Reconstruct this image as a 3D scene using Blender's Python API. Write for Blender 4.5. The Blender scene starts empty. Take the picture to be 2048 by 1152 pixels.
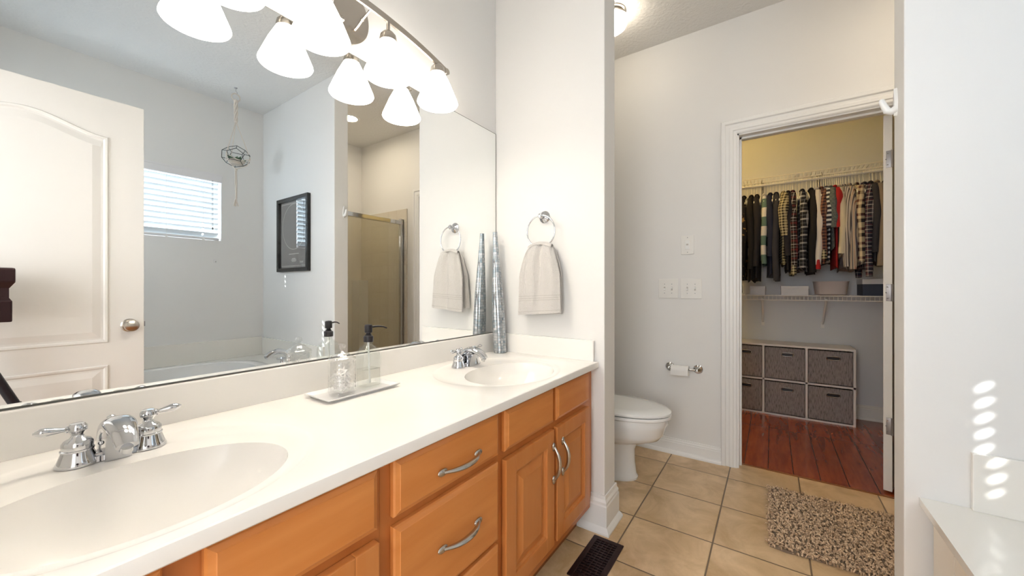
import bpy, bmesh, math, random
from mathutils import Vector, Matrix
random.seed(7)
PI = math.pi
sc = bpy.context.scene
C = sc.collection

# ---------------------------------------------------------------- camera
F_PX = 756.0
YAW = math.atan(520/756.0)                 # angle between view direction and world +X
cam_d = bpy.data.cameras.new('camera'); cam = bpy.data.objects.new('camera', cam_d); C.objects.link(cam)
cam_d.sensor_width = 36.0; cam_d.lens = 36.0*F_PX/2048.0; cam_d.clip_start = 0.01; cam_d.clip_end = 60
cam.location = (0, 0, 1.10)
cam.rotation_euler = (PI/2, 0, YAW - PI/2)
sc.camera = cam

# ---------------------------------------------------------------- view, world, lights
sc.view_settings.view_transform = 'Standard'; sc.view_settings.look = 'None'
sc.view_settings.gamma = 1.0; sc.view_settings.use_curve_mapping = False
sc.view_settings.exposure = 0.66
w = bpy.data.worlds.new('world'); sc.world = w; w.use_nodes = True
bg = w.node_tree.nodes['Background']; bg.inputs[0].default_value = (0.62, 0.80, 1.0, 1); bg.inputs[1].default_value = 1.2

def light(name, kind, loc, energy, color, size=None, size_y=None, rot=(0, 0, 0), spread=None):
    d = bpy.data.lights.new(name, kind); d.energy = energy; d.color = color
    if kind == 'AREA':
        d.shape = 'RECTANGLE'; d.size = size; d.size_y = size_y or size
        if spread: d.spread = spread
    elif kind == 'POINT': d.shadow_soft_size = size or 0.05
    elif kind == 'SUN': d.angle = size or 0.009
    o = bpy.data.objects.new(name, d); C.objects.link(o); o.location = loc; o.rotation_euler = rot
    return o
WARM = (1.0, 0.80, 0.58); SOFT = (1.0, 0.93, 0.84); COOL = (0.80, 0.90, 1.0)
SUN_DIR = Vector((1.03, 1.045, -1.0)).normalized()
sun = light('sun', 'SUN', (-2, -6, 6), 14.0, (1, 0.98, 0.95), 0.010)
sun.rotation_euler = SUN_DIR.to_track_quat('-Z', 'Y').to_euler()
light('window_daylight', 'AREA', (0.85, -2.25, 1.95), 30, COOL, 1.6, 1.3, (PI/2-0.05, 0, 0))
light('bedroom_daylight', 'AREA', (-1.55, 0.3, 1.5), 50, (0.97, 0.98, 1.0), 1.6, 2.2, (0, -PI/2, 0))  # added lamp in the unseen bedroom, fill light through the doorway
light('side_window_daylight', 'AREA', (-0.75, -0.95, 1.75), 11, (0.86, 0.93, 1.0), 1.1, 0.8, (0, -PI/2, 0))  # fill lamp added outside the invented side window, cool light on the tub wall
sc.cycles.transparent_max_bounces = 32
# ---------------------------------------------------------------- mesh collector
class MB:
    def __init__(s): s.v = []; s.f = []; s.sm = []
    def add(s, vs, fs, smooth=False, M=None):
        b = len(s.v)
        if M is not None: vs = [M @ Vector(p) for p in vs]
        s.v += [tuple(p) for p in vs]; s.f += [tuple(b+i for i in f) for f in fs]; s.sm += [smooth]*len(fs)
        return s
    def box(s, x0, x1, y0, y1, z0, z1, bev=0.0, M=None):
        if bev <= 0:
            vs = [(x, y, z) for x in (x0, x1) for y in (y0, y1) for z in (z0, z1)]
            fs = [(0, 1, 3, 2), (4, 6, 7, 5), (0, 4, 5, 1), (2, 3, 7, 6), (0, 2, 6, 4), (1, 5, 7, 3)]
            return s.add(vs, fs, False, M)
        bm = bmesh.new(); bmesh.ops.create_cube(bm, size=1)
        bmesh.ops.scale(bm, vec=(x1-x0, y1-y0, z1-z0), verts=bm.verts)
        bmesh.ops.translate(bm, vec=((x0+x1)/2, (y0+y1)/2, (z0+z1)/2), verts=bm.verts)
        bmesh.ops.bevel(bm, geom=list(bm.edges), offset=bev, segments=2, affect='EDGES', profile=0.6)
        bm.verts.index_update()
        s.add([v.co.copy() for v in bm.verts], [[v.index for v in f.verts] for f in bm.faces], False, M); bm.free()
        return s
    def lathe(s, prof, n=32, M=None, c=(0, 0, 0), smooth=True, caps=True, fn=None):
        vs = []; fs = []
        for i, (r, z) in enumerate(prof):
            for k in range(n):
                a = 2*PI*k/n; rr = r*(fn(a, z) if fn else 1)
                vs.append((c[0]+rr*math.cos(a), c[1]+rr*math.sin(a), c[2]+z))
        for i in range(len(prof)-1):
            for k in range(n):
                k2 = (k+1) % n
                fs.append((i*n+k, i*n+k2, (i+1)*n+k2, (i+1)*n+k))
        if caps:
            if prof[0][0] > 1e-5: fs.append(tuple(range(n-1, -1, -1)))
            if prof[-1][0] > 1e-5: fs.append(tuple((len(prof)-1)*n+k for k in range(n)))
        return s.add(vs, fs, smooth, M)
    def tube(s, pts, r, n=10, M=None, closed=False, smooth=True, flat=1.0, caps=True):
        pts = [Vector(p) for p in pts]; N = len(pts)
        rs = r if isinstance(r, (list, tuple)) else [r]*N
        vs = []; fs = []; up = None
        for i, p in enumerate(pts):
            if closed: t = pts[(i+1) % N]-pts[i-1]
            else: t = pts[min(i+1, N-1)]-pts[max(i-1, 0)]
            if t.length < 1e-9: t = Vector((0, 0, 1))
            t.normalize()
            if up is None:
                up = Vector((0, 0, 1)) if abs(t.z) < 0.9 else Vector((0, 1, 0))
            side = t.cross(up)
            if side.length < 1e-6: side = t.cross(Vector((1, 0, 0)))
            side.normalize(); up2 = side.cross(t).normalized(); up = up2
            for k in range(n):
                a = 2*PI*k/n
                vs.append(p+side*math.cos(a)*rs[i]+up2*math.sin(a)*rs[i]*flat)
        m = N if closed else N-1
        for i in range(m):
            j = (i+1) % N
            for k in range(n):
                k2 = (k+1) % n
                fs.append((i*n+k, j*n+k, j*n+k2, i*n+k2))
        if not closed and caps:
            fs.append(tuple(range(n))); fs.append(tuple((N-1)*n+k for k in range(n-1, -1, -1)))
        return s.add(vs, fs, smooth, M)
    def prism(s, outline, z0, z1, M=None, inset=0, smooth=False):
        n = len(outline)
        vs = [(x, y, z0) for x, y in outline]+[(x, y, z1) for x, y in (outline if not inset else offset(outline, inset))]
        fs = [tuple(range(n-1, -1, -1)), tuple(range(n, 2*n))]+[(i, (i+1) % n, n+(i+1) % n, n+i) for i in range(n)]
        return s.add(vs, fs, smooth, M)
    def ball(s, c, r, n=16, M=None, sc3=(1, 1, 1)):
        prof = [(r*math.sin(PI*i/(n//2)), -r*math.cos(PI*i/(n//2))) for i in range(n//2+1)]
        T = Matrix.Translation(c) @ Matrix.Diagonal((*sc3, 1))
        if M is not None: T = M @ T
        return s.lathe(prof, n, T)
    def build(s, name, mat, parent=None, **props):
        me = bpy.data.meshes.new(name); me.from_pydata(s.v, [], s.f); me.update()
        bm = bmesh.new(); bm.from_mesh(me)
        bmesh.ops.remove_doubles(bm, verts=bm.verts, dist=1e-6) if len(s.v) < 60000 and any(s.sm) else None
        bmesh.ops.recalc_face_normals(bm, faces=bm.faces); bm.to_mesh(me); bm.free()
        if any(s.sm):
            for p in me.polygons: p.use_smooth = True
            if not all(s.sm) or True:
                try: me.set_sharp_from_angle(angle=math.radians(38))
                except Exception: pass
        me.materials.append(mat)
        o = bpy.data.objects.new(name, me); C.objects.link(o)
        if parent is not None: o.parent = parent
        for k, v in props.items(): o[k] = v
        return o

def offset(pts, d):
    n = len(pts); cx = sum(p[0] for p in pts)/n; cy = sum(p[1] for p in pts)/n; out = []
    area = sum(pts[i][0]*pts[(i+1) % n][1]-pts[(i+1) % n][0]*pts[i][1] for i in range(n))
    sg = 1 if area > 0 else -1
    for i in range(n):
        a = Vector(pts[i-1]); b = Vector(pts[i]); c = Vector(pts[(i+1) % n])
        e1 = (b-a).normalized(); e2 = (c-b).normalized()
        n1 = Vector((-e1.y, e1.x)); n2 = Vector((-e2.y, e2.x)); m = (n1+n2)
        if m.length < 1e-6: m = n1
        m.normalize(); k = d/max(0.3, m.dot(n1))
        out.append((b.x+m.x*k*sg, b.y+m.y*k*sg))
    return out

def thing(name, label, cat, loc=(0, 0, 0), rz=0.0, group=None):
    o = bpy.data.objects.new(name, None); C.objects.link(o); o.empty_display_size = 0.05
    o.location = loc; o.rotation_euler = (0, 0, rz); o['label'] = label; o['category'] = cat
    if group: o['group'] = group
    return o
def tag(o, label, cat, group=None, kind=None):
    o['label'] = label; o['category'] = cat
    if group: o['group'] = group
    if kind: o['kind'] = kind
    return o
def struct(name, mb, mat, parent=None):
    return mb.build(name, mat, parent, kind='structure') if parent is None else mb.build(name, mat, parent)
def copy_tree(o, parent=None):
    c = o.copy(); C.objects.link(c)
    if parent is not None: c.parent = parent
    for ch in [x for x in bpy.data.objects if x.parent == o and x.name in ALL(o)]: copy_tree(ch, c)
    return c
def ALL(o): return {x.name for x in o.children}
def RX(a): return Matrix.Rotation(a, 4, 'X')
def RY(a): return Matrix.Rotation(a, 4, 'Y')
def RZ(a): return Matrix.Rotation(a, 4, 'Z')
def T(x, y, z): return Matrix.Translation((x, y, z))

# ---------------------------------------------------------------- materials
def mat(name, col, rough=0.5, metal=0.0, coat=0.0, bump=None, noise=None, emit=None, trans=0.0, ior=1.45, spec=None, sheen=0.0):
    m = bpy.data.materials.new(name); m.use_nodes = True; nt = m.node_tree; N = nt.nodes; L = nt.links
    b = N['Principled BSDF']
    b.inputs['Base Color'].default_value = (*col, 1); b.inputs['Roughness'].default_value = rough
    b.inputs['Metallic'].default_value = metal; b.inputs['Coat Weight'].default_value = coat
    b.inputs['Coat Roughness'].default_value = 0.05
    b.inputs['Transmission Weight'].default_value = trans; b.inputs['IOR'].default_value = ior
    if sheen: b.inputs['Sheen Weight'].default_value = sheen
    if spec is not None: b.inputs['Specular IOR Level'].default_value = spec
    if emit: b.inputs['Emission Color'].default_value = (*emit[0], 1); b.inputs['Emission Strength'].default_value = emit[1]
    tc = N.new('ShaderNodeTexCoord')
    if noise:                                   # (scale, detail, colour2, lo, hi, stretch)
        sca, det, c2, lo, hi, st = noise
        mp = N.new('ShaderNodeMapping'); mp.inputs['Scale'].default_value = st; L.new(tc.outputs['Object'], mp.inputs[0])
        nz = N.new('ShaderNodeTexNoise'); nz.inputs['Scale'].default_value = sca; nz.inputs['Detail'].default_value = det
        L.new(mp.outputs[0], nz.inputs['Vector'])
        rp = N.new('ShaderNodeValToRGB'); rp.color_ramp.elements[0].position = lo; rp.color_ramp.elements[1].position = hi
        rp.color_ramp.elements[0].color = (*col, 1); rp.color_ramp.elements[1].color = (*c2, 1)
        L.new(nz.outputs['Fac'], rp.inputs[0]); L.new(rp.outputs[0], b.inputs['Base Color'])
    if bump:                                    # (scale, detail, strength, distance)
        nb = N.new('ShaderNodeTexNoise'); nb.inputs['Scale'].default_value = bump[0]; nb.inputs['Detail'].default_value = bump[1]
        L.new(tc.outputs['Object'], nb.inputs['Vector'])
        bp = N.new('ShaderNodeBump'); bp.inputs['Strength'].default_value = bump[2]; bp.inputs['Distance'].default_value = bump[3]
        L.new(nb.outputs['Fac'], bp.inputs['Height']); L.new(bp.outputs[0], b.inputs['Normal'])
    return m

M_WALL = mat('wall_paint', (0.80, 0.785, 0.76), 0.55, bump=(220, 2, 0.04, 0.002))
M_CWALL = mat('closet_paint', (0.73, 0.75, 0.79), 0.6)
M_CEIL = mat('ceiling_texture', (0.78, 0.77, 0.75), 0.8, bump=(55, 4, 0.5, 0.008))
M_TRIM = mat('trim_paint', (0.84, 0.83, 0.81), 0.32)
M_DOOR = mat('door_paint', (0.82, 0.80, 0.77), 0.38)
M_COUNTER = mat('cultured_marble', (0.90, 0.87, 0.83), 0.22, coat=0.25, noise=(3, 3, (0.88, 0.85, 0.80), 0.3, 0.7, (1, 1, 1)))
M_WOOD = mat('honey_maple', (0.62, 0.215, 0.050), 0.32, coat=0.25, noise=(9, 5, (0.72, 0.285, 0.078), 0.3, 0.75, (0.35, 2.0, 3.0)))
M_WOODV = mat('honey_maple_upright', (0.58, 0.200, 0.048), 0.32, coat=0.25, noise=(9, 5, (0.62, 0.245, 0.072), 0.3, 0.75, (3.0, 2.0, 0.35)))
M_FRAMEW = mat('maple_frame', (0.50, 0.155, 0.036), 0.35, coat=0.2, noise=(8, 5, (0.57, 0.195, 0.05), 0.3, 0.75, (3.0, 2.0, 0.35)))
M_DARKW = mat('cabinet_shadow_wood', (0.25, 0.09, 0.03), 0.6)  # plain dark brown wood for cabinet bodies and the threshold strip
M_CHROME = mat('chrome', (0.60, 0.61, 0.63), 0.05, 1.0)
M_NICKEL = mat('brushed_nickel', (0.52, 0.48, 0.43), 0.25, 1.0)
M_STEEL = mat('hinge_steel', (0.36, 0.35, 0.36), 0.4, 0.8)
M_MIRROR = mat('mirror_silver', (0.93, 0.945, 0.94), 0.0, 1.0)
M_BLACKEDGE = mat('mirror_edge', (0.10, 0.10, 0.09), 0.3)
M_BLACK = mat('black_plastic', (0.012, 0.010, 0.014), 0.35)
M_BRONZE = mat('dark_bronze', (0.036, 0.017, 0.018), 0.35, 0.6)
M_PORC = mat('porcelain', (0.86, 0.86, 0.85), 0.08, coat=0.5)
M_PLASTIC = mat('white_plastic', (0.84, 0.84, 0.82), 0.3)
M_PLATE = mat('switch_plate', (0.83, 0.81, 0.77), 0.35)
M_SLOT = mat('dark_slot', (0.08, 0.07, 0.065), 0.6)
M_PAPER = mat('tissue_paper', (0.86, 0.84, 0.81), 0.9)
M_ACRYL = mat('tub_acrylic', (0.84, 0.82, 0.79), 0.12, coat=0.4)
M_DECK = mat('tub_deck_marble', (0.86, 0.83, 0.77), 0.16, coat=0.5)
M_APRON = mat('tub_apron', (0.80, 0.73, 0.62), 0.3)
M_SHADE = mat('frosted_shade', (0.95, 0.92, 0.85), 0.3, emit=((1.0, 0.935, 0.85), 7.5))
M_DOME = mat('frosted_dome', (0.95, 0.92, 0.85), 0.3, emit=((1.0, 0.88, 0.70), 9.0))
M_DOMEY = mat('closet_dome_glass', (0.95, 0.92, 0.85), 0.3, emit=((1.0, 0.66, 0.22), 48.0))
M_BULB = mat('lamp_glow', (1, 1, 1), 0.3, emit=((1.0, 0.93, 0.84), 60.0))
M_BLIND = mat('blind_slat', (0.84, 0.88, 0.90), 0.4)
_n = M_BLIND.node_tree; _t = _n.nodes.new('ShaderNodeBsdfTranslucent'); _t.inputs[0].default_value = (0.80, 0.86, 0.90, 1)
_m = _n.nodes.new('ShaderNodeMixShader'); _m.inputs[0].default_value = 0.10
_n.links.new(_n.nodes['Principled BSDF'].outputs[0], _m.inputs[1]); _n.links.new(_t.outputs[0], _m.inputs[2]); _n.links.new(_m.outputs[0], _n.nodes['Material Output'].inputs[0])
M_VAL = mat('blind_valance', (0.80, 0.78, 0.78), 0.4)
M_ROPE = mat('cotton_rope', (0.75, 0.68, 0.60), 0.9, bump=(300, 3, 0.5, 0.002))
M_LEAD = mat('terrarium_frame', (0.03, 0.04, 0.04), 0.4, 0.5)
M_PLANT = mat('succulent_green', (0.03, 0.09, 0.045), 0.6, noise=(60, 3, (0.12, 0.24, 0.11), 0.4, 0.7, (1, 1, 1)))
M_PEBBLE = mat('pebbles', (0.62, 0.54, 0.45), 0.8, bump=(120, 3, 0.8, 0.004))
M_TOWEL = mat('terry_cloth', (0.68, 0.645, 0.61), 0.95, sheen=0.2, bump=(300, 3, 0.9, 0.006))
M_TOWELD = mat('terry_band', (0.52, 0.49, 0.45), 0.95)
M_FRAME = mat('frame_black', (0.012, 0.011, 0.011), 0.25)
M_GREYPRINT = mat('grey_print', (0.12, 0.11, 0.11), 0.7)
M_DISC = mat('print_disc', (0.10, 0.095, 0.095), 0.7, noise=(160, 4, (0.22, 0.21, 0.21), 0.45, 0.62, (1, 1, 1)))
M_WHITEINK = mat('print_white', (0.80, 0.79, 0.77), 0.6)
M_DARKINK = mat('print_dark', (0.03, 0.03, 0.03), 0.6)
M_WIRE = mat('white_wire', (0.84, 0.83, 0.82), 0.35)
M_STD = mat('grey_standard', (0.36, 0.36, 0.35), 0.4, 0.4)
M_LAM = mat('white_laminate', (0.86, 0.83, 0.83), 0.35)
M_CANVAS = mat('grey_canvas', (0.33, 0.30, 0.31), 0.9, noise=(30, 4, (0.14, 0.13, 0.14), 0.45, 0.7, (1.2, 6, 0.8)), bump=(400, 2, 0.5, 0.002))
M_HANGER = mat('hanger_plastic', (0.88, 0.86, 0.80), 0.35)
M_BOXW = mat('white_card', (0.74, 0.74, 0.77), 0.5)
M_NAVY = mat('navy_card', (0.03, 0.04, 0.075), 0.5)
M_BIN = mat('pale_bin', (0.62, 0.56, 0.55), 0.5)
M_RUGB = mat('rug_backing', (0.20, 0.145, 0.10), 0.95)
M_GLASSG = mat('shower_glass', (0.62, 0.60, 0.54), 0.02, trans=0.0)
M_TRAY = mat('tray_ceramic', (0.84, 0.83, 0.82), 0.12, coat=0.5)
M_SHELLW = mat('white_shell', (0.88, 0.86, 0.84), 0.6)

def glass(name, col=(1, 1, 1), rough=0.0, ior=1.45):
    m = bpy.data.materials.new(name); m.use_nodes = True; N = m.node_tree.nodes; L = m.node_tree.links
    N.remove(N['Principled BSDF']); out = N['Material Output']
    g = N.new('ShaderNodeBsdfGlass'); g.inputs['Color'].default_value = (*col, 1); g.inputs['Roughness'].default_value = rough; g.inputs['IOR'].default_value = ior
    L.new(g.outputs[0], out.inputs[0]); return m
def pane(name, tint=(1, 1, 1), amount=0.12, rough=0.0, haze=0.0, hazecol=(0.8, 0.8, 0.75)):
    m = bpy.data.materials.new(name); m.use_nodes = True; N = m.node_tree.nodes; L = m.node_tree.links
    N.remove(N['Principled BSDF']); out = N['Material Output']
    t = N.new('ShaderNodeBsdfTransparent'); t.inputs[0].default_value = (*tint, 1)
    g = N.new('ShaderNodeBsdfGlossy'); g.inputs['Roughness'].default_value = rough
    fr = N.new('ShaderNodeFresnel'); fr.inputs[0].default_value = 1.5
    ad = N.new('ShaderNodeMath'); ad.operation = 'ADD'; ad.inputs[1].default_value = amount; L.new(fr.outputs[0], ad.inputs[0])
    ge = N.new('ShaderNodeNewGeometry'); iv = N.new('ShaderNodeMath'); iv.operation = 'SUBTRACT'; iv.inputs[0].default_value = 1.0; L.new(ge.outputs['Backfacing'], iv.inputs[1])
    mu = N.new('ShaderNodeMath'); mu.operation = 'MULTIPLY'; mu.use_clamp = True; L.new(ad.outputs[0], mu.inputs[0]); L.new(iv.outputs[0], mu.inputs[1])
    mx = N.new('ShaderNodeMixShader'); L.new(mu.outputs[0], mx.inputs[0]); L.new(t.outputs[0], mx.inputs[1]); L.new(g.outputs[0], mx.inputs[2])
    last = mx
    if haze:
        d = N.new('ShaderNodeBsdfDiffuse'); d.inputs[0].default_value = (*hazecol, 1)
        m2 = N.new('ShaderNodeMixShader'); m2.inputs[0].default_value = haze; L.new(mx.outputs[0], m2.inputs[1]); L.new(d.outputs[0], m2.inputs[2]); last = m2
    L.new(last.outputs[0], out.inputs[0]); return m
M_GLASS = pane('clear_glass', (0.965, 0.975, 0.97), 0.03)
M_CRYSTAL = pane('crystal_glass', (0.955, 0.957, 0.955), 0.16, 0.05)
M_WATER = pane('clear_soap', (0.965, 0.96, 0.95), 0.02, 0.05)
M_PANE = pane('window_glass', (0.95, 0.98, 1.0), 0.02)
M_PICGLASS = pane('picture_glass', (1, 1, 1), 0.30)
M_TERRG = pane('terrarium_glass', (0.96, 0.98, 0.98), 0.0)
M_SHOWERG = pane('shower_door_glass', (0.90, 0.89, 0.83), 0.03, 0.0, 0.10, (0.75, 0.73, 0.66))

def grid_mat(name, c1, c2, grout, sx, sy, ox, oy, gw, axes='XY', rough=0.3, bumpd=0.002, vary=0.10, nscale=6, coat=0.0, st=None, dist=0.6):
    """rectangular tiles: grout lines wherever (coord-offset)/size is near an integer"""
    m = bpy.data.materials.new(name); m.use_nodes = True; nt = m.node_tree; N = nt.nodes; L = nt.links; b = N['Principled BSDF']
    b.inputs['Roughness'].default_value = rough; b.inputs['Coat Weight'].default_value = coat
    tc = N.new('ShaderNodeTexCoord'); sp = N.new('ShaderNodeSeparateXYZ'); L.new(tc.outputs['Object'], sp.inputs[0])
    def mth(op, a, bb=None):
        n = N.new('ShaderNodeMath'); n.operation = op
        if hasattr(a, 'links'): L.new(a, n.inputs[0])
        else: n.inputs[0].default_value = a
        if bb is not None:
            if hasattr(bb, 'links'): L.new(bb, n.inputs[1])
            else: n.inputs[1].default_value = bb
        return n.outputs[0]
    ids = []; ds = []
    for ax, s_, o_ in ((axes[0], sx, ox), (axes[1], sy, oy)):
        u = mth('DIVIDE', mth('SUBTRACT', sp.outputs[ax], o_), s_)
        ids.append(mth('FLOOR', u)); fr = mth('SUBTRACT', u, ids[-1])
        ds.append(mth('MULTIPLY', mth('MINIMUM', fr, mth('SUBTRACT', 1.0, fr)), s_))
    d = mth('MINIMUM', ds[0], ds[1]); mask = mth('GREATER_THAN', d, gw/2)
    cb = N.new('ShaderNodeCombineXYZ'); L.new(ids[0], cb.inputs[0]); L.new(ids[1], cb.inputs[1])
    wn = N.new('ShaderNodeTexWhiteNoise'); L.new(cb.outputs[0], wn.inputs[0])
    va = N.new('ShaderNodeVectorMath'); va.operation = 'ADD'; L.new(tc.outputs['Object'], va.inputs[0])
    vs_ = N.new('ShaderNodeVectorMath'); vs_.operation = 'SCALE'; vs_.inputs['Scale'].default_value = 7.0; L.new(wn.outputs['Color'], vs_.inputs[0]); L.new(vs_.outputs[0], va.inputs[1])
    nz = N.new('ShaderNodeTexNoise'); nz.inputs['Scale'].default_value = nscale; nz.inputs['Detail'].default_value = 7; nz.inputs['Roughness'].default_value = 0.62; nz.inputs['Distortion'].default_value = dist
    mp_ = N.new('ShaderNodeMapping'); mp_.inputs['Scale'].default_value = st or (1, 1, 1); L.new(va.outputs[0], mp_.inputs[0]); L.new(mp_.outputs[0], nz.inputs['Vector'])
    rp = N.new('ShaderNodeValToRGB'); rp.color_ramp.elements[0].position = 0.36; rp.color_ramp.elements[1].position = 0.64
    rp.color_ramp.elements[0].color = (*c1, 1); rp.color_ramp.elements[1].color = (*c2, 1); L.new(nz.outputs['Fac'], rp.inputs[0])
    br = N.new('ShaderNodeMapRange'); br.inputs['To Min'].default_value = 1-vary; br.inputs['To Max'].default_value = 1+vary; L.new(wn.outputs['Value'], br.inputs['Value'])
    sc_ = N.new('ShaderNodeVectorMath'); sc_.operation = 'SCALE'; L.new(rp.outputs[0], sc_.inputs[0]); L.new(br.outputs[0], sc_.inputs['Scale'])
    mx = N.new('ShaderNodeMix'); mx.data_type = 'RGBA'; L.new(mask, mx.inputs['Factor']); mx.inputs[6].default_value = (*grout, 1); L.new(sc_.outputs[0], mx.inputs[7])
    L.new(mx.outputs[2], b.inputs['Base Color'])
    mr = N.new('ShaderNodeMapRange'); mr.inputs['From Min'].default_value = gw*0.3; mr.inputs['From Max'].default_value = gw*0.9; L.new(d, mr.inputs['Value'])
    bp = N.new('ShaderNodeBump'); bp.inputs['Distance'].default_value = bumpd; bp.inputs['Strength'].default_value = 0.7
    L.new(mr.outputs[0], bp.inputs['Height']); L.new(bp.outputs[0], b.inputs['Normal'])
    return m
M_TILE = grid_mat('beige_floor_tile', (0.50, 0.335, 0.175), (0.72, 0.525, 0.32), (0.17, 0.115, 0.07), 0.337, 0.337, 2.172, 0.211, 0.006, rough=0.28, vary=0.05, nscale=6)
M_PLANK = grid_mat('cherry_plank_floor', (0.24, 0.042, 0.012), (0.36, 0.078, 0.024), (0.03, 0.006, 0.004), 1.3, 0.125, 2.3, 0.02, 0.003, rough=0.22, vary=0.16, nscale=10, coat=0.3, st=(0.35, 2.5, 1), dist=0.3)
M_SHTILE = grid_mat('shower_wall_tile', (0.66, 0.60, 0.50), (0.70, 0.64, 0.54), (0.60, 0.54, 0.45), 0.15, 0.15, 0.0, 0.0, 0.003, axes='YZ', rough=0.15, vary=0.01, nscale=3)
M_CARPET = mat('bedroom_carpet', (0.5, 0.45, 0.38), 0.95)

def plaid(name, base, stripes, sy=0.05, sz=0.06, rough=0.9, horizontal=True, vertical=True):
    """woven stripes across object Y (+X) and Z; stripes = [(lo, hi, colour), ...] as fractions of the repeat"""
    m = bpy.data.materials.new(name); m.use_nodes = True; nt = m.node_tree; N = nt.nodes; L = nt.links; b = N['Principled BSDF']
    b.inputs['Roughness'].default_value = rough
    tc = N.new('ShaderNodeTexCoord'); sp = N.new('ShaderNodeSeparateXYZ'); L.new(tc.outputs['Object'], sp.inputs[0])
    def mth(op, a, bb=None):
        n = N.new('ShaderNodeMath'); n.operation = op
        if hasattr(a, 'links'): L.new(a, n.inputs[0])
        else: n.inputs[0].default_value = a
        if bb is not None:
            if hasattr(bb, 'links'): L.new(bb, n.inputs[1])
            else: n.inputs[1].default_value = bb
        return n.outputs[0]
    h = mth('ADD', mth('MULTIPLY', sp.outputs['Y'], 0.8), mth('MULTIPLY', sp.outputs['X'], 0.55))
    outs = []
    for on, src, per in ((vertical, h, sy), (horizontal, sp.outputs['Z'], sz)):
        if not on: continue
        f = mth('FRACT', mth('DIVIDE', src, per))
        rp = N.new('ShaderNodeValToRGB'); cr = rp.color_ramp; cr.interpolation = 'CONSTANT'
        cr.elements[0].position = 0; cr.elements[0].color = (*base, 1); cr.elements[1].position = 0.999; cr.elements[1].color = (*base, 1)
        for lo, hi, c in stripes:
            e = cr.elements.new(max(lo, 0.001)); e.color = (*c, 1); e = cr.elements.new(hi); e.color = (*base, 1)
        L.new(f, rp.inputs[0]); outs.append(rp.outputs[0])
    if len(outs) == 2:
        mx = N.new('ShaderNodeMix'); mx.data_type = 'RGBA'; mx.inputs['Factor'].default_value = 0.5
        L.new(outs[0], mx.inputs[6]); L.new(outs[1], mx.inputs[7]); L.new(mx.outputs[2], b.inputs['Base Color'])
    else: L.new(outs[0], b.inputs['Base Color'])
    return m

# ================================================================ THE SETTING
D = 1.237            # mirror wall plane
CZ = 2.76
fl = MB().box(-0.27, 2.76, -1.56, D, -0.05, 0.0); floor = struct('floor', fl, M_TILE)
struct('floor', MB().box(2.76, 4.28, -1.4, 1.05, -0.05, 0.0), M_PLANK)
struct('floor', MB().box(-1.7, -0.27, -0.42, 1.6, -0.05, 0.0), M_CARPET)
b = MB().box(-0.385, 4.4, -1.68, 1.72, CZ, CZ+0.05); b.box(-1.8, -0.385, -0.52, 1.72, CZ, CZ+0.05); struct('ceiling', b, M_CEIL)
struct('wall_back', MB().box(-0.27, 2.69, D, D+0.115, 0, CZ), M_WALL)
# window wall with opening
WX0, WX1, WZ0, WZ1 = 0.42, 1.303, 1.511, 2.095
b = MB(); b.box(-0.385, WX0, -1.68, -1.56, 0, CZ); b.box(WX1, 2.69, -1.68, -1.56, 0, CZ)
b.box(WX0, WX1, -1.68, -1.56, 0, WZ0); b.box(WX0, WX1, -1.68, -1.56, WZ1, CZ); struct('wall_front', b, M_WALL)
# left wall with bedroom doorway and a gap for the added side window
b = MB(); b.box(-0.385, -0.27, -1.56, -1.35, 0, CZ); b.box(-0.385, -0.27, -0.55, -0.19, 0, CZ); b.box(-0.385, -0.27, -1.35, -0.55, 0, 1.35); b.box(-0.385, -0.27, -1.35, -0.55, 2.15, CZ); b.box(-0.385, -0.27, 0.585, D+0.115, 0, CZ); b.box(-0.385, -0.27, -0.19, 0.585, 2.045, CZ); struct('wall_left', b, M_WALL)
b = MB(); b.box(-1.8, -1.7, -0.52, 1.72, 0, CZ); b.box(-1.7, -0.385, 1.6, 1.72, 0, CZ); b.box(-1.7, -0.385, -0.52, -0.42, 0, CZ); struct('wall_bedroom', b, M_WALL)
b = MB(); b.box(-0.27, -0.25, 0.585, 0.645, 0, 2.10); b.box(-0.27, -0.25, -0.25, -0.19, 0, 2.10); b.box(-0.27, -0.25, -0.25, 0.645, 2.045, 2.11); struct('trim_1', b, M_TRIM)
# wing wall, tub end wall
WY = 0.622; WXA, WXB = 1.64, 1.775
struct('wall_wing', MB().box(WXA, WXB, WY, D, 0, CZ, 0.004), M_WALL)
TY = -0.333; TXA, TXB = 1.635, 1.748
struct('wall_tub_end', MB().box(TXA, TXB, -1.56, TY, 0, CZ, 0.004), M_WALL)
# closet wall with doorway
KX = 2.69; KY0, KY1, KH = -0.555, 0.178, 2.045
b = MB(); b.box(KX, KX+0.115, KY1, D+0.115, 0, CZ); b.box(KX, KX+0.115, -1.68, KY0, 0, CZ); b.box(KX, KX+0.115, KY0, KY1, KH, CZ)
struct('wall_closet_door', b, M_WALL)
b = MB(); b.box(4.28, 4.4, -1.4, 1.05, 0, CZ); b.box(2.805, 4.28, 1.05, 1.17, 0, CZ); b.box(2.805, 4.28, -1.52, -1.4, 0, CZ); struct('wall_closet', b, M_CWALL)
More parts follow.
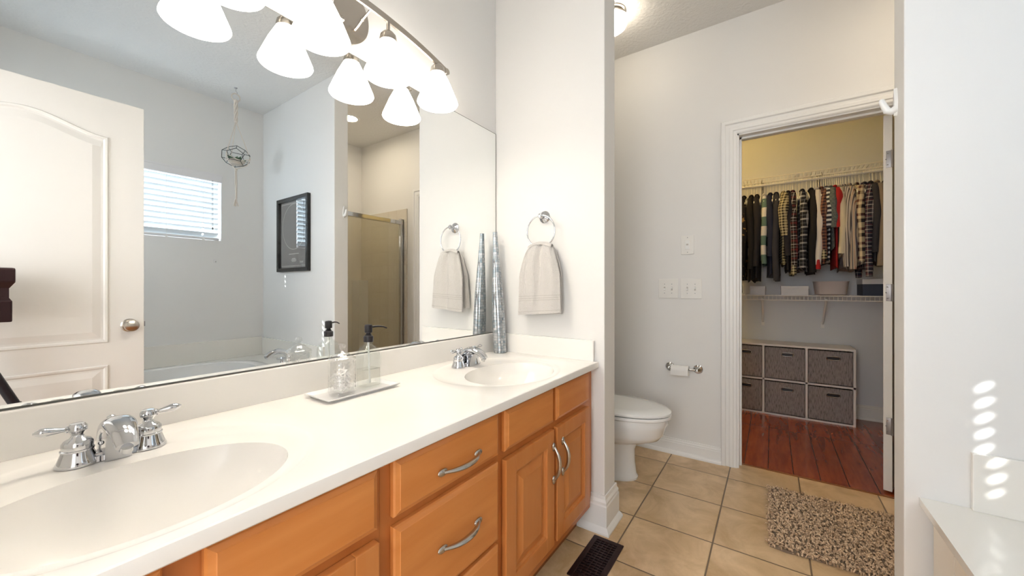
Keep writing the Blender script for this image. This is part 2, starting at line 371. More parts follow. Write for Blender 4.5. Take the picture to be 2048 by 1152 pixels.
# baseboards
def baseboard(name, p0, p1, nrm, h=0.10, th=0.014, shoe=0.012):
    """profile swept from p0 to p1, nrm points into the room"""
    p0 = Vector((*p0, 0)); p1 = Vector((*p1, 0)); n = Vector((*nrm, 0))
    prof = [(0, 0), (th+shoe, 0), (th+shoe, 0.010), (th+shoe*0.75, 0.020), (th, 0.026), (th, h*0.74), (th*0.8, h*0.78), (th*0.85, h*0.84), (th*0.5, h*0.92), (th*0.45, h), (0, h)]
    vs = []; k = len(prof)
    for p in (p0, p1):
        for a, z in prof: vs.append(p+n*a+Vector((0, 0, z)))
    fs = [(i, (i+1) % k, k+(i+1) % k, k+i) for i in range(k)]+[tuple(range(k)), tuple(range(2*k-1, k-1, -1))]
    return struct(name, MB().add(vs, fs), M_TRIM)
baseboard('baseboard_back', (WXB, D), (KX, D), (0, -1))
baseboard('baseboard_closet_wall', (KX, 0.26), (KX, D), (-1, 0))
baseboard('baseboard_closet_wall', (KX, -0.80), (KX, -0.635), (-1, 0))
baseboard('baseboard_closet', (4.28, -1.4), (4.28, 1.05), (-1, 0), 0.12)
baseboard('baseboard_tub_end', (TXB, -0.80), (TXB, TY), (1, 0))
# tall plinth baseboard wrapping the wing wall end
def wrap_base(name, x0, x1, y0, y1, h):
    prof = [(0.030, 0), (0.030, 0.008), (0.022, 0.022), (0.016, 0.030), (0.016, h*0.72), (0.013, h*0.76), (0.014, h*0.83), (0.008, h*0.90), (0.007, h), (0.001, h)]
    rings = []
    for a, z in prof: rings.append([(x0-a, y1, z), (x0-a, y0-a, z), (x1+a, y0-a, z), (x1+a, y1, z)])
    vs = [p for r in rings for p in r]; fs = []
    for i in range(len(prof)-1):
        for k in range(3): fs.append((i*4+k, i*4+k+1, (i+1)*4+k+1, (i+1)*4+k))
    return struct(name, MB().add(vs, fs), M_TRIM)
wrap_base('baseboard_wing', WXA, WXB, WY, D-0.01, 0.165)
# closet door casing and jamb
def casing(x, sgn, name):
    prof = [(-0.003, 0), (-0.003, 0.010), (0.004, 0.014), (0.016, 0.014), (0.020, 0.018), (0.036, 0.018), (0.042, 0.014), (0.056, 0.014), (0.062, 0.021), (0.080, 0.021), (0.084, 0.016), (0.084, 0)]
    vs = []; fs = []; n = len(prof)
    for (y, z, oy, oz) in ((KY1, 0, 1, 0), (KY1, KH, 1, 1), (KY0, KH, -1, 1), (KY0, 0, -1, 0)):
        for d_, t_ in prof: vs.append((x+sgn*t_, y+oy*d_, z+oz*d_))
    for i in range(3):
        for k in range(n-1): fs.append((i*n+k, i*n+k+1, (i+1)*n+k+1, (i+1)*n+k))
    fs += [tuple(range(n)), tuple(3*n+k for k in range(n))]
    return struct(name, MB().add(vs, fs), M_TRIM)
casing(KX, -1, 'trim_2')
casing(KX+0.115, 1, 'trim_3')
b = MB(); jt = 0.012
b.box(KX-0.004, KX+0.119, KY1-jt, KY1+0.001, 0, KH); b.box(KX-0.004, KX+0.119, KY0-0.001, KY0+jt, 0, KH); b.box(KX-0.004, KX+0.119, KY0, KY1, KH-jt, KH+0.001)
b.box(KX+0.045, KX+0.075, KY1-jt-0.011, KY1-jt, 0, KH-jt); b.box(KX+0.045, KX+0.075, KY0+jt, KY0+jt+0.011, 0, KH-jt); b.box(KX+0.045, KX+0.075, KY0+jt, KY1-jt, KH-jt-0.011, KH-jt)
struct('trim_4', b, M_TRIM)
struct('trim_5', MB().box(2.752, 2.768, KY0+jt, KY1-jt, 0.0, 0.004), M_DARKW)

# closet door leaf, swung into the closet, seen on its hinge edge
dl = thing('door_1', 'white closet door swung open into the closet, seen edge-on with three hinges', 'door', (2.806, -0.528, 0), math.radians(-16))
dl['kind'] = 'structure'
b = MB().box(0, 0.70, 0.0, 0.035, 0.012, 2.03, 0.002); b.build('slab', M_DOOR, dl)
for z in (1.79, 1.075, 0.36):
    h = MB(); h.box(-0.003, 0.001, -0.001, 0.024, z-0.045, z+0.045, 0.0015); h.tube([(-0.004, 0.0, z-0.046), (-0.004, 0.0, z+0.046)], 0.005, 8)
    for dz in (-0.03, 0, 0.03): h.ball((-0.004, 0.018+0.006*(dz == 0), z+dz), 0.003, 8)
    h.build('hinge', M_STEEL, dl)
h = MB()
for s_, yy in ((1, 0.035), (-1, 0.0)): h.lathe([(0.030, 0), (0.030, 0.006), (0.012, 0.010), (0.011, 0.03), (0.026, 0.040), (0.028, 0.055), (0.018, 0.066), (0, 0.068)], 20, T(0.64, yy, 0.913) @ RX(-s_*PI/2))
h.build('door_knob', M_NICKEL, dl)

# bathroom door, open beside the camera, seen in the mirror
rd = thing('door_2', 'white two-panel arched bathroom door standing open, seen in the mirror', 'door', (-0.227, -0.281, 0)); rd['kind'] = 'structure'
DW = 0.766
b = MB().box(0, DW, 0, 0.034, 0.01, 2.035, 0.002); b.build('slab', M_DOOR, rd)
def panel(outline, name):
    """moulded recess edge and raised field on the face y=0.034 (local), outline in (x,z)"""
    b = MB(); M_ = T(0, 0.034, 0) @ Matrix(((1, 0, 0, 0), (0, 0, 1, 0), (0, 1, 0, 0), (0, 0, 0, 1)))
    n = len(outline)
    rings = [(0.0, 0.0005), (0.004, 0.006), (0.012, 0.005), (0.018, 0.0005), (0.026, 0.0006), (0.055, 0.006)]
    R = [offset(outline, d) if d else outline for d, _ in rings]
    vs = []; fs = []
    for r, (d, h) in zip(R, rings): vs += [(x, z, h) for x, z in r]
    for i in range(len(rings)-1):
        for k in range(n): fs.append((i*n+k, i*n+(k+1) % n, (i+1)*n+(k+1) % n, (i+1)*n+k))
    fs.append(tuple((len(rings)-1)*n+k for k in range(n)))
    b.add(vs, fs, False, M_); return b.build(name, M_DOOR, rd)
xl, xr = 0.13, 0.637
arch = []
for i in range(25):
    t = i/24; x = xr+(xl-xr)*t
    s_ = abs(2*t-1); arch.append((x, 1.845+0.060*(0.5+0.5*math.cos(PI*min(1, s_*1.02)))))
panel([(xl, 0.83), (xr, 0.83)]+arch, 'upper_panel')
panel([(xl, 0.20), (xr, 0.20), (xr, 0.72), (xl, 0.72)], 'lower_panel')
h = MB(); h.lathe([(0.033, 0), (0.033, 0.004), (0.026, 0.009), (0.012, 0.012), (0.011, 0.030), (0.022, 0.036), (0.029, 0.048), (0.027, 0.060), (0.014, 0.066), (0, 0.067)], 28, T(0.711, 0.034, 0.910) @ RX(-PI/2))
h.build('door_knob', M_NICKEL, rd)
MB().box(DW-0.001, DW+0.006, 0.008, 0.026, 0.90, 0.925).build('latch', M_STEEL, rd)

# ---------------------------------------------------------------- window and blinds
wn_ = MB()
wn_.box(WX0, WX0+0.03, -1.665, -1.63, WZ0, WZ1); wn_.box(WX1-0.03, WX1, -1.665, -1.63, WZ0, WZ1); wn_.box(WX0, WX1, -1.665, -1.63, WZ0, WZ0+0.03); wn_.box(WX0, WX1, -1.665, -1.63, WZ1-0.03, WZ1)
wf = wn_.build('window_1', M_TRIM, kind='structure')
MB().box(WX0+0.03, WX1-0.03, -1.65, -1.645, WZ0+0.03, WZ1-0.03).build('window_pane', M_PANE, wf)
b = MB(); b.box(WX0-0.001, WX0+0.003, -1.66, -1.561, WZ0, WZ1); b.box(WX1-0.003, WX1+0.001, -1.66, -1.561, WZ0, WZ1); b.box(WX0, WX1, -1.66, -1.558, WZ0-0.001, WZ0+0.004)
b.build('window_reveal', M_TRIM, wf)
b = MB(); b.box(-0.37, -0.33, -1.35, -1.31, 1.35, 2.15); b.box(-0.37, -0.33, -0.59, -0.55, 1.35, 2.15); b.box(-0.37, -0.33, -1.31, -0.59, 1.35, 1.39); b.box(-0.37, -0.33, -1.31, -0.59, 2.11, 2.15); b.box(-0.365, -0.335, -0.96, -0.94, 1.39, 2.11)  # invented side window, added out of view to let daylight in over the tub
w2_ = b.build('window_2', M_TRIM, kind='structure'); MB().box(-0.352, -0.348, -1.31, -0.59, 1.39, 2.11).build('window_pane', M_PANE, w2_)
struct('trim_6', MB().box(-1.40, -0.385, -2.6, -0.43, 2.20, 2.28), M_TRIM)   # unseen eave added to keep the sun out of the added side window
bl = thing('window_blind', 'white horizontal slat blind covering the small window, seen in the mirror', 'blind', (0, -1.590, 0))
b = MB(); b.box(WX0+0.002, WX1+0.004, 0.005, 0.038, WZ1-0.068, WZ1+0.004, 0.004); b.box(WX0+0.002, WX1+0.004, 0.036, 0.042, WZ1-0.012, WZ1+0.002); b.box(WX0+0.002, WX1+0.004, 0.036, 0.041, WZ1-0.066, WZ1-0.058)
b.build('valance', M_VAL, bl)
NS = 11; zb = 1.562; dz = (WZ1-0.05-zb)/NS
tilt = math.radians(-52)
for i in range(NS):
    z = zb+dz*i; s = MB(); W = 0.051
    def strip(x0, x1, u0, u1):
        vs = []; fs = []; K = 5
        for side in (0, 1):
            for k in range(K):
                u = u0+(u1-u0)*k/(K-1); cv = 0.0025*(1-(2*u)**2)+(0.0012 if side else -0.0012)
                # local: u across slat, rotate by tilt about X ; top edge towards the glass
                yy = -u*W*math.cos(tilt)-cv*math.sin(tilt); zz = u*W*math.sin(tilt)-cv*math.cos(tilt)*-1
                for x in (x0, x1): vs.append((x, yy, z+zz))
        for side in (0, 1):
            for k in range(K-1):
                a = side*2*K+2*k; fs.append((a, a+1, a+3, a+2))
        for a, bb in ((0, 2*K), (2*(K-1), 2*K+2*(K-1))): fs.append((a, a+1, bb+1, bb))
        fs.append(tuple(2*k for k in range(K))+tuple(2*K+2*k for k in range(K-1, -1, -1))); fs.append(tuple(2*k+1 for k in range(K))+tuple(2*K+2*k+1 for k in range(K-1, -1, -1)))
        s.add(vs, fs, True)
    x0, x1 = WX0+0.008, WX1-0.020
    holes = ([(0.555, 0.010)] if i < 8 else [])+([(1.175, 0.007)] if i < 3 else [])
    xs_ = [x0]
    for cx_, hw in holes:
        strip(xs_[-1], cx_-hw, -0.5, 0.5); strip(cx_-hw, cx_+hw, -0.5, -0.20); strip(cx_-hw, cx_+hw, 0.20, 0.5); xs_.append(cx_+hw)
    strip(xs_[-1], x1, -0.5, 0.5)
    s.build('slat', M_BLIND, bl)
MB().box(WX0+0.006, WX1-0.018, -0.024, 0.024, WZ0+0.012, WZ0+0.028, 0.003).build('bottom_rail', M_VAL, bl)
for cx_ in (0.921, 1.162):
    c_ = MB()
    for yy in (-0.020, 0.024): c_.tube([(cx_+0.012, yy, WZ0+0.02), (cx_+0.012, yy, WZ1-0.03)], 0.0012, 5)
    c_.box(cx_+0.004, cx_+0.020, 0.020, 0.030, WZ0+0.004, WZ0+0.014)
    c_.build('ladder_cord', M_PLASTIC, bl)
c_ = MB()
for xx in (1.23, 1.236): c_.tube([(xx, 0.045, 1.63), (xx, 0.043, WZ1-0.06)], 0.0010, 5)
c_.lathe([(0.002, 0), (0.006, -0.010), (0.005, -0.022), (0.0, -0.023)], 8, T(1.233, 0.045, 1.63)); c_.build('pull_cord', M_BLACKEDGE, bl)

# ================================================================ VANITY
TOP = 0.766; VX0, VX1 = -0.266, WXA-0.001; VF = 0.655
SINKS = (0.175, 1.245)
ct = thing('vanity_countertop', 'long off-white cultured marble vanity countertop with two moulded oval sinks', 'countertop', (0, 0, 0))
cb = MB(); NA = 144; YB = D-0.010
def ring_pts(cx_, cy, rx, ry): return [(cx_+rx*math.cos(2*PI*k/NA), cy+ry*math.sin(2*PI*k/NA)) for k in range(NA)]
def patch(rings, first_fan=None):
    vs = []; fs = []
    for pts, zz in rings: vs += [(x, y, TOP+zz) for x, y in pts]
    for i in range(len(rings)-1):
        for k in range(NA): fs.append((i*NA+k, i*NA+(k+1) % NA, (i+1)*NA+(k+1) % NA, (i+1)*NA+k))
    return vs, fs
bowls = {}
for cx_ in SINKS:
    bx, by, brx, bry = cx_, 0.862, 0.212, 0.158; rx_, ry_, rcy = 0.285, 0.247, 0.923
    rin = ring_pts(bx, by, brx, bry); rr1 = ring_pts(cx_, rcy, rx_-0.012, ry_-0.012); rr2 = ring_pts(cx_, rcy, rx_-0.006, ry_-0.006); rr3 = ring_pts(cx_, rcy, rx_, ry_)
    xa, xb = cx_-0.325, cx_+0.325; rect = []
    for k in range(NA):
        a_ = 2*PI*k/NA; c_, s_ = rx_*math.cos(a_), ry_*math.sin(a_); ts = []
        if abs(c_) > 1e-6: ts.append(((xb if c_ > 0 else xa)-cx_)/c_)
        if abs(s_) > 1e-6: ts.append(((YB if s_ > 0 else VF)-rcy)/s_)
        t_ = min(ts); rect.append((cx_+c_*t_, rcy+s_*t_))
    ks = sorted((min(range(NA), key=lambda k: (rect[k][0]-cn[0])**2+(rect[k][1]-cn[1])**2), cn) for cn in ((xa, VF), (xb, VF), (xa, YB), (xb, YB)))
    for q in range(4):
        k0, c0 = ks[q]; k1, c1 = ks[(q+1) % 4]; span = (k1-k0) % NA
        for k in range(span): rect[(k0+k) % NA] = (c0[0]+(c1[0]-c0[0])*k/span, c0[1]+(c1[1]-c0[1])*k/span)
    mid = [((p[0]+q[0])/2, (p[1]+q[1])/2) for p, q in zip(rin, rr1)]
    v_, f_ = patch([(rin, -0.0045), (mid, -0.0045), (rr1, -0.0040), (rr2, -0.0015), (rr3, 0.0), (rect, 0.0)]); cb.add(v_, f_, True)
    rings = []
    for r in (1.0, 0.985, 0.96, 0.93, 0.88, 0.82, 0.75, 0.66, 0.56, 0.45, 0.33, 0.2, 0.10):
        zz = -0.0045 if r == 1.0 else -0.0045-0.016*min(1, (1-r)/0.07)**0.8-0.128*(1-r*r)**0.80
        rings.append((ring_pts(bx, by, brx*r, bry*r), zz))
    v_, f_ = patch(rings); f_.append(tuple((len(rings)-1)*NA+k for k in range(NA))); bowls[cx_] = (v_, f_)
for xa, xb in ((VX0, SINKS[0]-0.325), (SINKS[0]+0.325, SINKS[1]-0.325), (SINKS[1]+0.325, VX1)):
    cb.add([(xa, VF, TOP), (xb, VF, TOP), (xb, YB, TOP), (xa, YB, TOP)], [(0, 1, 2, 3)], True)
# front edge, rounded, and right side
prof = [(VF, TOP), (VF-0.004, TOP-0.002), (VF-0.006, TOP-0.007), (VF-0.006, TOP-0.026), (VF-0.003, TOP-0.029), (VF+0.03, TOP-0.029)]
ev = [(x, y, z) for y, z in prof for x in (VX0, VX1)]
cb.add(ev, [(2*k, 2*k+1, 2*k+3, 2*k+2) for k in range(len(prof)-1)], True)
o = cb.build('slab', M_COUNTER, ct)
_bm = bmesh.new(); _bm.from_mesh(o.data); _fl = [f for f in _bm.faces if f.normal.z < -0.3 and f.calc_center_median().z > TOP-0.012]
bmesh.ops.reverse_faces(_bm, faces=_fl); _bm.to_mesh(o.data); _bm.free()
for cx_ in SINKS:
    v_, f_ = bowls[cx_]; m_ = MB().add(v_, f_, True); so = m_.build('sink_bowl', M_COUNTER, ct)
    dn = MB().lathe([(0.030, 0.001), (0.030, 0.004), (0.022, 0.006), (0.020, 0.002), (0.017, 0.002), (0.016, 0.012), (0.0, 0.014)], 24, T(cx_, 0.862, TOP-0.147)); dn.build('drain', M_CHROME, so)
b = MB(); b.box(VX0, VX1, D-0.020, D-0.001, TOP-0.001, 0.861, 0.003); b.build('backsplash', M_COUNTER, ct)
b = MB(); b.box(VX1-0.020, VX1, VF+0.012, D-0.020, TOP-0.001, 0.861, 0.003); b.build('side_splash', M_COUNTER, ct)

def arch_pull(parent, c, length, vertical=False):
    """arched footed pull on face y = 0 pointing to -y; c = (x, y, z) of the centre"""
    L2 = length/2; pts = []; rs = []
    for i in range(21):
        t = -1+2*i/20; a = abs(t)
        pts.append((t*L2*0.88, -0.006-0.022*(1-a**2.2), 0.0)); rs.append(0.0046+0.0040*(1-a*a)+0.0012*(a > 0.9))
    M_ = T(*c) @ (RY(PI/2) if vertical else Matrix.Identity(4))
    h = MB(); h.tube(pts, rs, 10, M_, flat=0.8)
    for s_ in (-1, 1):
        h.ball((s_*L2*0.90, -0.004, 0), 0.011, 12, M_, (1.5, 0.5, 0.85)); h.tube([(s_*L2*0.84, 0.0, 0), (s_*L2*0.84, -0.010, 0)], 0.005, 8, M_)
    return h.build('handle', M_NICKEL, parent)
FY = 0.665         # front of doors and drawers
def slab_front(name, parent, x0, x1, z0, z1, m=None):
    b = MB(); n = 4
    out = [(x0, z0), (x1, z0), (x1, z1), (x0, z1)]
    rings = [(0, 0.684), (0, 0.674), (0.003, 0.670), (0.012, 0.6665), (0.0135, 0.665)]
    vs = []; fs = []
    for d, y in rings: vs += [(x, y, z) for x, z in (offset(out, d) if d else out)]
    for i in range(len(rings)-1):
        for k in range(n): fs.append((i*n+k, i*n+(k+1) % n, (i+1)*n+(k+1) % n, (i+1)*n+k))
    fs.append(tuple((len(rings)-1)*n+k for k in range(n))); fs.append((0, 1, 2, 3))
    return b.add(vs, fs).build(name, m or M_WOOD, parent)
def panel_door(parent, x0, x1, z0, z1):
    st = 0.055; b = MB()
    b.box(x0, x0+st, FY, 0.684, z0, z1, 0.003); b.box(x1-st, x1, FY, 0.684, z0, z1, 0.003)
    b.box(x0+st-0.001, x1-st+0.001, FY, 0.684, z1-st, z1, 0.003); b.box(x0+st-0.001, x1-st+0.001, FY, 0.684, z0, z0+st, 0.003)
    d = b.build('door', M_WOODV, parent)
    out = [(x0+st, z0+st), (x1-st, z0+st), (x1-st, z1-st), (x0+st, z1-st)]
    rings = [(0, 0.672), (0.006, 0.677), (0.012, 0.677), (0.040, 0.6675), (0.042, 0.6665)]; vs = []; fs = []
    for dd, y in rings: vs += [(x, y, z) for x, z in (offset(out, dd) if dd else out)]
    for i in range(len(rings)-1):
        for k in range(4): fs.append((i*4+k, i*4+(k+1) % 4, (i+1)*4+(k+1) % 4, (i+1)*4+k))
    fs.append(tuple((len(rings)-1)*4+k for k in range(4)))
    MB().add(vs, fs).build('raised_panel', M_WOODV, d)
    return d
def cabinet(label, x0, x1):
    t = thing('vanity_cabinet', label, 'cabinet', (0, 0, 0), 0, 'maple vanity cabinets under the countertop')
    b = MB(); zt = TOP-0.0295
    b.box(x0, x0+0.016, 0.70, D-0.002, 0.10, zt); b.box(x1-0.016, x1, 0.70, D-0.002, 0.10, zt); b.box(x0+0.016, x1-0.016, 0.70, D-0.002, 0.10, 0.116)
    b.box(x0, x1, 0.745, 0.76, 0.0, 0.10); b.build('body', M_DARKW, t)
    return t
def face_frame(t, x0, x1, openings):
    """frame of stiles and rails round openings (x0,x1,z0,z1)"""
    xs = sorted({x0, x1, *[o[0] for o in openings], *[o[1] for o in openings]}); zs = sorted({0.10, TOP-0.0295, *[o[2] for o in openings], *[o[3] for o in openings]})
    b = MB()
    for i in range(len(xs)-1):
        for j in range(len(zs)-1):
            xm = (xs[i]+xs[i+1])/2; zm = (zs[j]+zs[j+1])/2
            if not any(o[0] < xm < o[1] and o[2] < zm < o[3] for o in openings):
                b.box(xs[i], xs[i+1], 0.685, 0.704, zs[j], zs[j+1])
    b.build('face_frame', M_FRAMEW, t)
# sink base right
t = cabinet('maple sink cabinet under the far sink with two doors, beside the wing wall', 0.9195, 1.625)
face_frame(t, 0.9195, 1.6395, [(0.955, 1.232, 0.16, 0.56), (1.282, 1.565, 0.16, 0.56)])
slab_front('false_drawer_front', t, 0.937, 1.246, 0.600, 0.727); slab_front('false_drawer_front', t, 1.269, 1.577, 0.600, 0.727)
d = panel_door(t, 0.937, 1.246, 0.145, 0.575); arch_pull(d, (1.232, FY, 0.455), 0.135, True)
d = panel_door(t, 1.269, 1.577, 0.145, 0.575); arch_pull(d, (1.306, FY, 0.455), 0.130, True)
# drawer base
t = cabinet('maple drawer cabinet in the middle of the vanity with three drawers', 0.5005, 0.9190)
face_frame(t, 0.5005, 0.9190, [(0.545, 0.888, 0.62, 0.71), (0.545, 0.888, 0.37, 0.56), (0.545, 0.888, 0.16, 0.32)])
for z0, z1, hz in ((0.603, 0.728, 0.650), (0.352, 0.582, 0.463), (0.140, 0.338, 0.25)):
    d = slab_front('drawer', t, 0.527, 0.904, z0, z1); arch_pull(d, (0.7315, FY, hz), 0.150)
# sink base left
t = cabinet('maple sink cabinet under the near sink, at the left end of the vanity', -0.262, 0.5000)
face_frame(t, -0.262, 0.5000, [(-0.12, 0.15, 0.16, 0.56), (0.215, 0.47, 0.16, 0.56)])
slab_front('false_drawer_front', t, -0.135, 0.152, 0.600, 0.727); slab_front('false_drawer_front', t, 0.197, 0.487, 0.600, 0.727)
d = panel_door(t, -0.135, 0.152, 0.145, 0.577); arch_pull(d, (0.118, FY, 0.455), 0.130, True)
d = panel_door(t, 0.197, 0.487, 0.145, 0.577); arch_pull(d, (0.232, FY, 0.455), 0.130, True)

# mirror
mr = MB().box(-0.20, WXA-0.003, D-0.0055, D-0.0005, 0.864, 1.933).build('wall_mirror', M_BLACKEDGE)
tag(mr, 'wide frameless wall mirror above the countertop backsplash', 'mirror')
MB().add([(-0.199, D-0.0057, 0.865), (WXA-0.0065, D-0.0057, 0.865), (WXA-0.0065, D-0.0057, 1.9305), (-0.199, D-0.0057, 1.9305)], [(0, 1, 2, 3)]).build('mirror_face', M_MIRROR, mr)
MB().box(-0.20, WXA-0.003, D-0.0075, D-0.0045, 0.8605, 0.8655).build('bottom_channel', M_BLACKEDGE, mr)

# ================================================================ FAUCETS
def faucet(cx_, label):
    t = thing('sink_faucet', label, 'faucet', (cx_, 1.098, TOP-0.0035), 0, 'chrome two-handle sink faucets')
    b = MB()
    # base deck joining both bells
    out = []
    for i in range(32):
        a = 2*PI*i/32; out.append((0.050*math.copysign(abs(math.cos(a))**0.6, math.cos(a)), 0.022*math.sin(a)))
    b.prism(out, 0.0, 0.010, None, 0.002, True); b.box(-0.042, 0.042, -0.014, 0.014, 0.006, 0.016, 0.004)
    b.build('deck_plate', M_CHROME, t)
    for s_ in (-1, 1):
        b = MB(); b.lathe([(0.0295, 0), (0.030, 0.003), (0.0265, 0.012), (0.0225, 0.026), (0.0215, 0.030), (0.0230, 0.031), (0.0230, 0.034), (0.0212, 0.035), (0.0215, 0.040), (0.0212, 0.048), (0.0175, 0.054), (0.0105, 0.058), (0.0080, 0.064), (0.0100, 0.069), (0.0135, 0.074), (0.0135, 0.083), (0.0095, 0.089), (0, 0.090)], 28, T(s_*0.050, 0, 0) @ Matrix.Diagonal((1, 1, 0.88, 1)))
        hh = b.build('bell', M_CHROME, t)
        lv = MB(); pts = []; rs = []
        for i in range(13):
            u = i/12; pts.append((s_*(0.050+0.011+0.043*u), -0.004*u, 0.0695+0.005*u)); rs.append([0.004, 0.0036, 0.0042, 0.0048, 0.0055, 0.0062, 0.0070, 0.0077, 0.0081, 0.0080, 0.0070, 0.0045, 0.0015][i])
        lv.tube(pts, rs, 14); lv.lathe([(0.0060, 0), (0.0065, 0.003), (0.0050, 0.005)], 14, T(s_*0.061, 0, 0.0695) @ RY(s_*PI/2))
        lv.build('lever', M_CHROME, hh)
    # spout: broad arched hood swept forward
    path = [(0.022, 0.000), (0.018, 0.026), (0.008, 0.048), (-0.012, 0.064), (-0.036, 0.071), (-0.062, 0.068), (-0.086, 0.057), (-0.104, 0.042)]
    hw = [0.022, 0.023, 0.024, 0.0245, 0.024, 0.022, 0.0190, 0.0160]; hh_ = [0.016, 0.017, 0.017, 0.016, 0.014, 0.0125, 0.011, 0.010]
    P = []
    # catmull resample
    def cr(a, b_, c_, d_, u): return 0.5*((2*b_)+(-a+c_)*u+(2*a-5*b_+4*c_-d_)*u*u+(-a+3*b_-3*c_+d_)*u**3)
    idx = list(range(len(path)))
    data = [(*path[i], hw[i], hh_[i]) for i in idx]; data = [data[0]]+data+[data[-1]]
    for i in range(1, len(data)-2):
        for k in range(5): P.append(tuple(cr(data[i-1][q], data[i][q], data[i+1][q], data[i+2][q], k/5) for q in range(4)))
    P.append(data[-1]); vs = []; fs = []; n = 20
    for i, (y, z, w2, h2) in enumerate(P):
        a = P[max(i-1, 0)]; c_ = P[min(i+1, len(P)-1)]; tv = Vector((0, c_[0]-a[0], c_[1]-a[1])).normalized(); nv = Vector((0, -tv.z, tv.y)) if True else None
        for k in range(n):
            an = 2*PI*k/n; ca, sa = math.cos(an), math.sin(an)
            vs.append((w2*math.copysign(abs(ca)**0.8, ca), y+nv.y*h2*sa, z+nv.z*h2*sa))
    for i in range(len(P)-1):
        for k in range(n): fs.append((i*n+k, i*n+(k+1) % n, (i+1)*n+(k+1) % n, (i+1)*n+k))
    fs.append(tuple(range(n))); fs.append(tuple((len(P)-1)*n+k for k in range(n)))
    b = MB().add(vs, fs, True)
    # side skirts closing the body under the arch
    prof = [(0.030, 0.0), (-0.034, 0.0), (-0.036, 0.020), (-0.042, 0.038), (-0.054, 0.056), (-0.040, 0.064), (-0.012, 0.058), (0.008, 0.042), (0.022, 0.030)]
    M_ = Matrix(((0, 0, 1, 0), (1, 0, 0, 0), (0, 1, 0, 0), (0, 0, 0, 1))); b.prism(prof, -0.0190, 0.0190, M_); b.ball((-0.0195, 0.0, 0.030), 0.0045, 10); b.ball((0.0195, 0.0, 0.030), 0.0045, 10)
    b.build('spout', M_CHROME, t)
    b = MB().lathe([(0.0095, 0), (0.0098, -0.010), (0.0080, -0.012)], 16, T(0, -0.100, 0.041) @ RX(0.5)); b.build('aerator', M_CHROME, t)
    b = MB(); b.tube([(0, 0.031, 0.0), (0, 0.031, 0.062)], 0.0028, 8); b.ball((0, 0.031, 0.068), 0.0075, 12); b.build('lift_rod', M_CHROME, t)
    return t
faucet(SINKS[0], 'chrome two-handle faucet on the near sink, largest in the photo')
faucet(SINKS[1], 'chrome two-handle faucet on the far sink, beside the tall silver vase')

# ================================================================ COUNTER OBJECTS
# tray
tr = MB(); tx0, tx1, ty0, ty1 = 0.590, 0.842, 1.040, 1.176
rings = [(0.014, 0.0), (0.012, 0.003), (0.0, 0.010), (0.0, 0.0125), (0.003, 0.0125), (0.015, 0.0055), (0.017, 0.0045)]
vs = []; fs = []; out = [(tx0, ty0), (tx1, ty0), (tx1, ty1), (tx0, ty1)]
for d_, z in rings: vs += [(x, y, TOP+z) for x, y in (offset(out, d_) if d_ else out)]
for i in range(len(rings)-1):
    for k in range(4): fs.append((i*4+k, i*4+(k+1) % 4, (i+1)*4+(k+1) % 4, (i+1)*4+k))
fs.append((0, 1, 2, 3)); fs.append(tuple((len(rings)-1)*4+k for k in range(4)))
tag(tr.add(vs, fs).build('vanity_tray', M_TRAY), 'flat white rectangular ceramic tray on the counter between the sinks', 'tray')
TZ = TOP+0.0050
# cut crystal jar
jc = (0.667, 1.098); jr = 0.0385
jar = thing('crystal_jar', 'cut crystal lidded jar with white contents on the white tray', 'jar', (jc[0], jc[1], TZ))
NR = 48; zs = [i*0.004 for i in range(24)]
def cutfn(a, z):
    q = abs(((a*12/PI+z*160) % 2)-1)+abs(((a*12/PI-z*160) % 2)-1)
    return 1+0.080*(q-1)*(1 if 0.008 < z < 0.058 else 0.30)
pr = [(0.0, 0.0), (jr*0.92, 0.0), (jr*0.97, 0.004)]+[(jr, z) for z in [0.008+0.004*i for i in range(25)]]
b = MB().lathe(pr, 96, fn=cutfn, caps=False, smooth=False); b.lathe([(jr-0.005, 0.104), (jr-0.005, 0.010), (0, 0.009)], 48, caps=False)
b.build('jar_body', M_CRYSTAL, jar)
b = MB().lathe([(jr*1.02, 0.085), (jr*1.04, 0.089), (jr*0.98, 0.093), (jr*0.80, 0.096), (jr*0.78, 0.099), (jr*0.56, 0.103), (jr*0.50, 0.107), (jr*0.25, 0.111), (0.005, 0.114), (0.005, 0.118), (0.010, 0.123), (0.011, 0.130), (0.007, 0.137), (0, 0.139)], 48, T(0, 0, 0.020), fn=lambda a, z: 1+0.03*math.cos(a*16), caps=False)
b.build('lid', M_CRYSTAL, jar)
def starfish_mb(r=0.017):
    b = MB(); n = 10; rim = []
    vs = [(0, 0, 0.0045), (0, 0, -0.0045)]
    for k in range(n):
        a = 2*PI*k/n; rr = r if k % 2 == 0 else r*0.38; vs.append((rr*math.cos(a), rr*math.sin(a), 0.0))
    fs = [(0, 2+k, 2+(k+1) % n) for k in range(n)]+[(1, 2+(k+1) % n, 2+k) for k in range(n)]
    return b.add(vs, fs)
sf0 = starfish_mb().build('starfish', M_SHELLW); rr = random.Random(3)
for k in range(38):
    o = sf0 if k == 0 else sf0.copy()
    if k: C.objects.link(o)
    lay = k//6; a = k*2.4; r_ = 0.022*(0.45+0.55*rr.random())
    o.location = (jc[0]+r_*math.cos(a), jc[1]+r_*math.sin(a), TZ+0.022+0.0072*lay+0.003*rr.random()); o.rotation_euler = (rr.uniform(-1.2, 1.2), rr.uniform(-1.2, 1.2), rr.uniform(0, 6))
    tag(o, 'small white spiky ornament among those piled inside the crystal jar', 'ornament', 'white spiky ornaments in the crystal jar')
